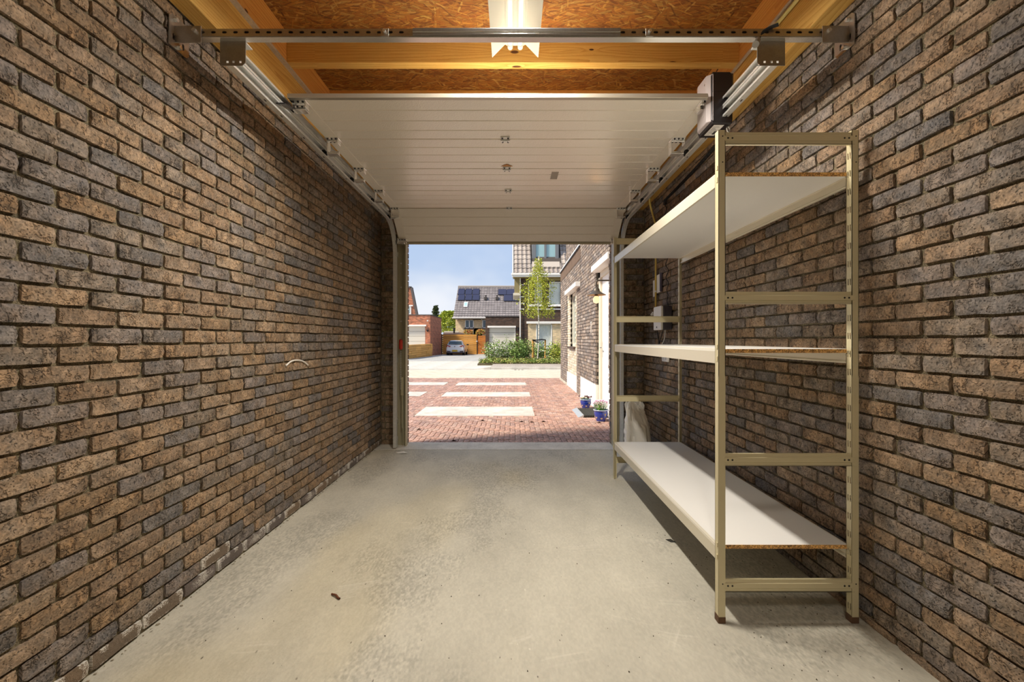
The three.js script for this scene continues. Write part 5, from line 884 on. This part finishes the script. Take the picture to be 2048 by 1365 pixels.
  const pv = new THREE.MeshPhysicalMaterial({ color: 0x2a2a44, roughness: 0.22, clearcoat: 0.3 }), gap = 0.35;
  for (const [px0, py0, px1, py1, nc, nrow] of [[915.5, 580, 959.5, 603, 3, 2], [996, 580.5, 1030, 592, 2, 1], [1007, 592.2, 1042, 604.5, 2, 1]]) for (let i = 0; i < nc; i++) for (let j = 0; j < nrow; j++) {
    const w = (px1 - px0) / nc, h = (py1 - py0) / nrow, p = part('solar_panel', slab(px0 + i * w + 0.15, py0 + j * h + 0.15, px0 + (i + 1) * w - 0.15, py0 + (j + 1) * h - 0.15, 0.1, 0.15), mat(0x15161c, 0.5), t);
    part('cells', slab(px0 + i * w + gap, py0 + j * h + gap, px0 + (i + 1) * w - gap, py0 + (j + 1) * h - gap, 0.15, 0.155), pv, p);
  }
  const sk = part('skylight', slab(927, 606, 936, 615.8, 0.06, 0.13), M.white, t); part('pane', slab(928.2, 607.2, 935, 614.4, 0.13, 0.135), paneBlue, sk);
  for (const px of [971.5, 994]) { const [x, q] = onRoof(px, 599), p = e0.clone().addScaledVector(up, q); p.x = x; part('roof_vent', [bx(x - 0.16, x + 0.16, p.y - 0.1, p.y + 0.22, -p.z - 0.3, -p.z + 0.1, 0.03), cyl(p.clone().setY(p.y + 0.2), p.clone().setY(p.y + 0.42), 0.06, 10), cyl(p.clone().setY(p.y + 0.36), p.clone().setY(p.y + 0.42), 0.1, 10)], mat(0x4a4542, 0.8), t); }
  part('ridge', sweep([[x0, 0.1], [x1, 0.1], [x1, -0.05], [x0, -0.05]], [s - 0.15, s + 0.1].map((q) => ({ p: e0.clone().addScaledVector(up, q), a: X, b: nr }))), mat(0x8d8680, 0.8), t);
}
// ---------------------------------------------------------------- dark brick garage box, gates, red garage
function ribbedDoor(t, x0, x1, y0, y1, d, n) { for (let k = 0; k < n; k++) { const h = (y1 - y0) / n; part('door_section', bx(x0, x1, y0 + k * h + 0.008, y0 + (k + 1) * h - 0.008, d, d + 0.05, 0.012), M.pale ??= mat(0xd9d6c9, 0.5), t); } }
{
  const D = 38, P = (px) => (px - 1026) * D / FOCAL, Y = (py) => EYE - (py - 680) * D / FOCAL, t = thing('dark_garage', 'flat-roofed dark brick garage with a pale sectional door', 'garage', [-0.8, gy(D), D]);
  const m = mat(0xffffff, 0.9, { map: T.darkBrick });
  part('wall', [bx(P(971), P(978), -0.3, Y(634), D, D + 6), bx(P(1031), P(1040.5), -0.3, Y(634), D, D + 6), bx(P(978), P(1031), Y(656), Y(634), D, D + 6), bx(P(972), P(1040), -0.5, Y(636), D + 0.3, D + 5.9)], m, t);
  part('roof_edge', bx(P(970.5), P(1041), Y(634), Y(632.8), D - 0.04, D + 6), M.black, t);
  part('lintel', bx(P(975), P(1032), Y(656), Y(652.3), D - 0.12, D + 0.1, 0.015), M.white, t);
  ribbedDoor(t, P(978), P(1031), gy(D), Y(656), D + 0.12, 6);
  part('door_jamb', [bx(P(1030), P(1031.2), gy(D), Y(656), D + 0.02, D + 0.14)], M.white, t);
  part('wall_light', [bx(P(1034.5), P(1038), Y(661), Y(655), D - 0.2, D), cyl(V3(P(1036), Y(657), D - 0.2), V3(P(1036), Y(661), D - 0.2), 0.08, 10)], M.black, t);
}
{
  const D = 44, P = (px) => (px - 1026) * D / FOCAL, Y = (py) => EYE - (py - 680) * D / FOCAL;
  const wood = (c) => mat(c, 0.7, { map: T.pine });
  const gate = (x0, x1, y1, label, c, n) => { const t = thing('timber_gate', label, 'gate', [(x0 + x1) / 2, gy(D), D]), h = (y1 - gy(D) - 0.06) / n; for (let k = 0; k < n; k++) part('plank', bx(x0, x1, gy(D) + 0.06 + k * h + 0.006, gy(D) + 0.06 + (k + 1) * h - 0.006, D + rr(0, 0.012), D + 0.04, 0.006), wood(new THREE.Color(c).multiplyScalar(rr(0.82, 1.12))), t, { grain: 0 }); return t; };
  const a = gate(P(884), P(953.5), Y(669.5), 'wide golden timber gate of horizontal planks behind the white car', 0xf4dcae, 10);
  part('post', [bx(P(953.6), P(955), gy(D), Y(669), D - 0.02, D + 0.08)], M.black, a); part('lock', [bx(P(952.6), P(955), 0.95, 1.06, D - 0.06, D), cyl(V3(P(953), 1.02, D - 0.1), V3(P(955), 1.02, D - 0.1), 0.02, 8)], M.zincBright, a);
  const b = gate(P(955.2), P(971), Y(671.5), 'narrow red-brown timber gate next to the dark garage', 0xe0ac78, 9); part('step', bx(P(955.3), P(971), gy(D), gy(D) + 0.09, D - 0.25, D, 0.02), M.concrete, b);
  const p = thing('gate_post', 'dark post between the red garage and the timber gate', 'post', [P(883), gy(D), D]); part('post', bx(P(882.3), P(884), gy(D), Y(668.5), D - 0.05, D + 0.1, 0.01), mat(0x3a3838, 0.6), p);
  // shed and annex roofs behind the gate
  const s = thing('garden_shed', 'low shed roof with a black flue behind the timber gate', 'shed', [P(905), gy(D), 45]);
  part('roof', [tri([[P(883), Y(668.3), -44.8], [P(928), Y(668.3), -44.8], [P(919), Y(664.8), -45.6], [P(883), Y(664.8), -45.6], [P(883), Y(669.2), -44.8], [P(928), Y(669.2), -44.8]], [[0, 1, 2], [0, 2, 3], [4, 5, 1], [4, 1, 0]])], mat(0x54433c, 0.9), s);
  part('wall', bx(P(883.5), P(924), gy(D), Y(669), 44.9, 45.5), wood(0x7a5a3c), s); part('flue', [cyl(V3(P(905), Y(668), 45.2), V3(P(905), Y(656.5), 45.2), 0.085, 10), cyl(V3(P(905), Y(657.5), 45.2), V3(P(905), Y(656), 45.2), 0.11, 10)], M.black, s);
  const x = thing('white_annex', 'flat white roof edge of an annex before the willow', 'annex', [P(897), gy(D), 46.1]); part('wall', bx(P(883), P(912.5), gy(D), 1.6, 45.9, 46.2), mat(0xe2d8bf, 0.8), x); part('roof_edge', bx(P(882.5), P(913), 1.6, 2.02, 45.85, 46.25), mat(0xece5cf, 0.7), x);
}
{
  const D = 38, P = (px) => (px - 1026) * D / FOCAL, Y = (py) => EYE - (py - 680) * D / FOCAL, xs = -6.95;
  const t = thing('red_garage', 'flat-roofed red brick garage with a pale door', 'garage', [-8, gy(D), D]), m = mat(0xffffff, 0.9, { map: T.redBrick });
  part('wall', [bx(P(851), xs, -0.6, Y(631), D, D + 5.9), bx(-14, P(851), Y(653), Y(631), D, D + 5.9), bx(-14, P(851), -0.5, Y(640), D + 0.3, D + 5)], m, t);
  part('roof_edge', bx(-14, xs + 0.03, Y(631), Y(629.4), D - 0.04, D + 5.92), mat(0x57524e, 0.7), t);
  part('lintel', bx(-14, P(853), Y(653.2), Y(650), D - 0.12, D + 0.1, 0.015), M.white, t);
  ribbedDoor(t, P(770), P(850), gy(D), Y(653), D + 0.12, 6);
  part('camera', [bx(P(854.5), P(857.5), Y(643.3), Y(641.3), D - 0.2, D - 0.02, 0.03)], M.white, t, { label: 'white security camera' });
  part('wall_light', [bx(P(853.5), P(857), Y(662), Y(660), D - 0.22, D), bx(P(854.5), P(856.2), Y(664), Y(660), D - 0.2, D - 0.05)], M.black, t);
}
{ // retaining wall of stacked oak sleepers
  const t = thing('timber_wall', 'low wall of stacked pale oak sleepers along the driveway', 'wall', [-6.8, gy(33), 33]);
  const r = rng(15), h = 0.145;
  for (let j = 0; j < 8; j++) { let d = 28.0 - r() * 1.2; while (d < 37.4) { const e = Math.min(37.7, d + 1.3 + r() * 1.2), y0 = -0.34 + j * h; if (y0 + h > gy(d)) part('sleeper', bx(-6.95, -6.72 + r() * 0.03, y0 + 0.004, y0 + h - 0.004, d + 0.006, e - 0.006, 0.012), mat(new THREE.Color(0xfff0d0).multiplyScalar(0.8 + 0.3 * r()), 0.8, { map: T.pine }), t, { grain: 2 }); d = e; } }
}
{ // gable beyond the red garage
  const D = 52, P = (px) => (px - 1026) * D / FOCAL, Y = (py) => EYE - (py - 680) * D / FOCAL, t = thing('gable_house', 'red brick gable end rising behind the red garage', 'house', [-11, OUT, D]), m = mat(0xffffff, 0.9, { map: T.redBrick });
  part('gable', ext(poly([[-19, -0.7], [P(834), -0.7], [P(832.5), Y(630)], [P(821.5), Y(576)], [-19, Y(560)]]), 0.4).translate(0, 0, -D - 0.4), m, t);
  part('roof_edge', [sweep([[0, 0.12], [0.55, 0.12], [0.55, -0.12], [0, -0.12]], [[833.5, 630], [822.5, 575]].map(([a, b]) => ({ p: V3(P(a), Y(b), D - 0.1), a: NZ, b: X }))), sweep([[0, 0.1], [0.55, 0.1], [0.55, -0.1], [0, -0.1]], [[822.5, 575], [805, 574]].map(([a, b]) => ({ p: V3(P(a), Y(b), D - 0.1), a: NZ, b: new THREE.Vector3(0, 1, 0) })))], mat(0x605a58, 0.8), t);
  const w = part('window', [bx(P(800), P(822.5), Y(629), Y(611), D - 0.06, D + 0.02), bx(P(800), P(826), Y(613), Y(610.5), D - 0.1, D)], M.white, t); part('pane', [bx(P(803), P(820), Y(627), Y(614), D - 0.07, D - 0.055)], glass, w);
}
// ---------------------------------------------------------------- the white car
{
  const D = 40.4, K = D / 34.9, cx = (910.3 - 1026) * D / FOCAL, y = gy(D + 0.6) + 0.06, t = thing('white_car', 'white hatchback parked facing the timber gate', 'car', [cx, y, D]);
  const paint = new THREE.MeshPhysicalMaterial({ color: 0xf2f2f2, roughness: 0.25, clearcoat: 1, clearcoatRoughness: 0.05 }), tint = new THREE.MeshPhysicalMaterial({ color: 0x39423f, roughness: 0.05, clearcoat: 1, side: THREE.DoubleSide });
  // body shell: cross-sections from the tail forwards: [along, belt half-width, belt height, roof half-width, roof height, sill half-width, sill height]
  const S = [[0.0, .63, .50, .59, .70, .60, .24], [0.06, .68, .55, .60, .80, .67, .19], [0.28, .70, .70, .50, 1.06, .695, .17], [0.5, .705, .73, .465, 1.125, .70, .16], [1.0, .705, .72, .47, 1.14, .70, .16], [1.6, .705, .70, .455, 1.10, .70, .16], [2.1, .705, .69, .49, .86, .70, .16], [2.5, .70, .68, .56, .76, .70, .16], [2.75, .68, .62, .58, .67, .69, .17], [2.92, .58, .5, .48, .54, .58, .2]].map((r) => r.map((v) => v * K));
  const pos = [], idx = [], ring = ([u, bw, bh, rw, rh, sw, sh]) => [[-sw * 0.9, sh], [-sw, sh + 0.08], [-bw - 0.012, (bh + sh) / 2 + 0.05], [-bw, bh], [-bw + 0.03, bh + 0.02], [-rw - 0.03, rh - 0.05], [-rw + 0.06, rh], [0, rh + 0.025], [rw - 0.06, rh], [rw + 0.03, rh - 0.05], [bw - 0.03, bh + 0.02], [bw, bh], [bw + 0.012, (bh + sh) / 2 + 0.05], [sw, sh + 0.08], [sw * 0.9, sh]].forEach(([a, b]) => pos.push(cx + a, y + b, -(D + u)));
  S.forEach(ring); const n = 15; for (let i = 0; i < S.length - 1; i++) for (let k = 0; k < n; k++) { const q = (k + 1) % n, A = i * n + k, B = i * n + q; idx.push(A, B, A + n, B, B + n, A + n); }
  for (let k = 1; k < n - 1; k++) { idx.push(0, k + 1, k); const l = (S.length - 1) * n; idx.push(l, l + k, l + k + 1); }
  const g = new THREE.BufferGeometry(); g.setAttribute('position', new THREE.Float32BufferAttribute(pos, 3)); g.setIndex(idx);
  const body = part('body', toCreasedNormals(g, 0.5), paint, t), Q = (px, py, o = 0) => at(px, py, D + o * K);
  const plate = (pts, m, name, parent = t, label) => part(name, tri([...pts.map(([a, b, o]) => Q(a, b, o).toArray()), ...pts.map(([a, b, o]) => Q(a, b, o + 0.05).toArray())], pts.slice(2).map((_, k) => [0, k + 2, k + 1]).concat(pts.map((_, k) => [k, (k + 1) % pts.length, pts.length + k]), pts.map((_, k) => [(k + 1) % pts.length, pts.length + (k + 1) % pts.length, pts.length + k])), 0.3), m, parent, { label });
  const mm = (m) => { m.side = THREE.DoubleSide; return m; };
  plate([[896.4, 689.2, 0.02], [924.4, 689.2, 0.02], [922.6, 683.2, 0.185], [898.6, 683.2, 0.185]], tint, 'rear_window');
  part('roof_spoiler', bx(cx - 0.47 * K, cx + 0.47 * K, y + 1.06 * K, y + 1.085 * K, D + 0.17 * K, D + 0.4 * K, 0.01), mat(0x2a2c2b, 0.4), t);
  const red = mm(new THREE.MeshPhysicalMaterial({ color: 0xa8141c, roughness: 0.12, clearcoat: 1 }));
  for (const s of [-1, 1]) { const x = (o) => 910.3 + s * o, pts = [[x(17.4), 691.4, 0.03], [x(17.5), 694.8, 0.03], [x(9.6), 694.2, -0.03], [x(8.6), 692.6, -0.03], [x(14.0), 691.0, -0.02]]; plate(s < 0 ? pts : pts.reverse(), red, 'tail_light'); }
  plate([[904.2, 700.3, -0.06], [904.2, 703.8, -0.06], [914.8, 703.8, -0.06], [914.8, 700.3, -0.06]], mm(mat(0xd9b22c, 0.5)), 'number_plate', body, 'yellow number plate');
  part('badge', cyl(Q(909.4, 693.6, -0.03), Q(909.4, 693.6, 0.02), 0.045, 14), mat(0x4a5560, 0.3, { metalness: 0.6 }), body, { label: 'small round badge' });
  part('wiper', cyl(Q(909, 689.0, 0.0), Q(914, 688.8, 0.0), 0.014, 6), M.black, body);
  part('bumper', bx(cx - 0.66 * K, cx + 0.66 * K, y + 0.30 * K, y + 0.50 * K, D - 0.04 * K, D + 0.2, 0.05), paint, t);
  part('bumper_insert', [bx(cx - 0.5 * K, cx + 0.5 * K, y + 0.15 * K, y + 0.25 * K, D - 0.05 * K, D + 0.2, 0.03), ...[-1, 1].map((s) => spin(bx(cx + s * 0.36 * K, cx + s * 0.63 * K, y + 0.17 * K, y + 0.34 * K, D - 0.055 * K, D + 0.2, 0.03), 'Z', s * 0.1, V3(cx + s * 0.5 * K, y + 0.25 * K, D)))], mat(0x55494c, 0.55), t);
  for (const s of [-1, 1]) {
    part('side_window', tri([[.692, .755, .55], [.692, .735, 1.95], [.505, 1.03, 1.6], [.50, 1.05, .6]].map(([a, b, c]) => [cx + s * a * K, y + b * K, -(D + c * K)]), s > 0 ? [[0, 1, 2], [0, 2, 3]] : [[0, 2, 1], [0, 3, 2]]), tint, t);
    part('mirror', new RoundedBoxGeometry(0.2, 0.12, 0.14, 2, 0.04).translate(cx + s * 0.79 * K, y + 0.80 * K, -(D + 1.75 * K)), M.black, t);
    for (const d of [0.5, 2.35]) { const w = part('wheel', cyl(V3(cx + s * 0.52 * K, y + 0.2 * K, D + d * K), V3(cx + s * 0.712 * K, y + 0.2 * K, D + d * K), 0.255 * K, 26), M.rubber, t); part('rim', cyl(V3(cx + s * 0.70 * K, y + 0.2 * K, D + d * K), V3(cx + s * 0.718 * K, y + 0.2 * K, D + d * K), 0.17 * K, 20), mat(0x8d8f92, 0.35, { metalness: 0.8 }), w); }
  }
}
// ---------------------------------------------------------------- trees and bushes behind
function crown(name, label, cat, px, py, d, w, h, n, size, cols, shape, trunk) {
  const c = at(px, py, d), t = thing(name, label, cat, [c.x, OUT, d]), lv = [];
  for (let k = 0; k < n; k++) { let v = R(), a = rr(0, 6.28), q = shape(v) * (0.55 + 0.45 * Math.sqrt(R())); const b = 0.12 * Math.sin(a * 5 + v * 14); lv.push(new THREE.Vector3(c.x + Math.cos(a) * w * (q + b * q), c.y + h * v, c.z + Math.sin(a) * w * (q + b * q))); }
  if (trunk) part('trunk', cyl(new THREE.Vector3(c.x, OUT, c.z), new THREE.Vector3(c.x, c.y + h * 0.8, c.z), trunk, 8, trunk * 0.3), mat(0x4c3d2e, 0.95), t);
  foliage(t, lv, size, 0.6, cols.map(leafMat)); return t;
}
crown('conifer', 'dark green conifer above the red garage roof', 'tree', 871.5, 652, 75, 1.15, 3.3, 1500, 0.3, [0x3e4a26, 0x55602f, 0x2e3a20], (v) => Math.min(1, 1.15 - v) * (0.72 + 0.3 * Math.sin(v * 40)), 0.14);
crown('willow', 'bright yellow-green weeping tree behind the white annex', 'tree', 898, 664, 60, 1.75, 2.7, 5200, 0.24, [0xa9b53a, 0x8fa32e, 0xc4c750, 0x738a26], (v) => Math.sqrt(1 - v * v * 0.86), 0.2);
crown('photinia', 'red-tipped bush in front of the cream wall, behind the wide gate', 'bush', 936.5, 669.5, 45.4, 0.5, 0.45, 420, 0.13, [0xc08a3c, 0x7d8a34, 0xd9764a, 0xa9a04a], (v) => Math.sqrt(1 - v * v * 0.7), 0.03);
crown('photinia', 'red-tipped bush above the narrow red-brown gate', 'bush', 961, 669.5, 45.4, 0.5, 0.52, 420, 0.13, [0xc08a3c, 0x7d8a34, 0xd9764a, 0xa9a04a], (v) => Math.sqrt(1 - v * v * 0.7), 0.03);

renderer.render(scene, camera);
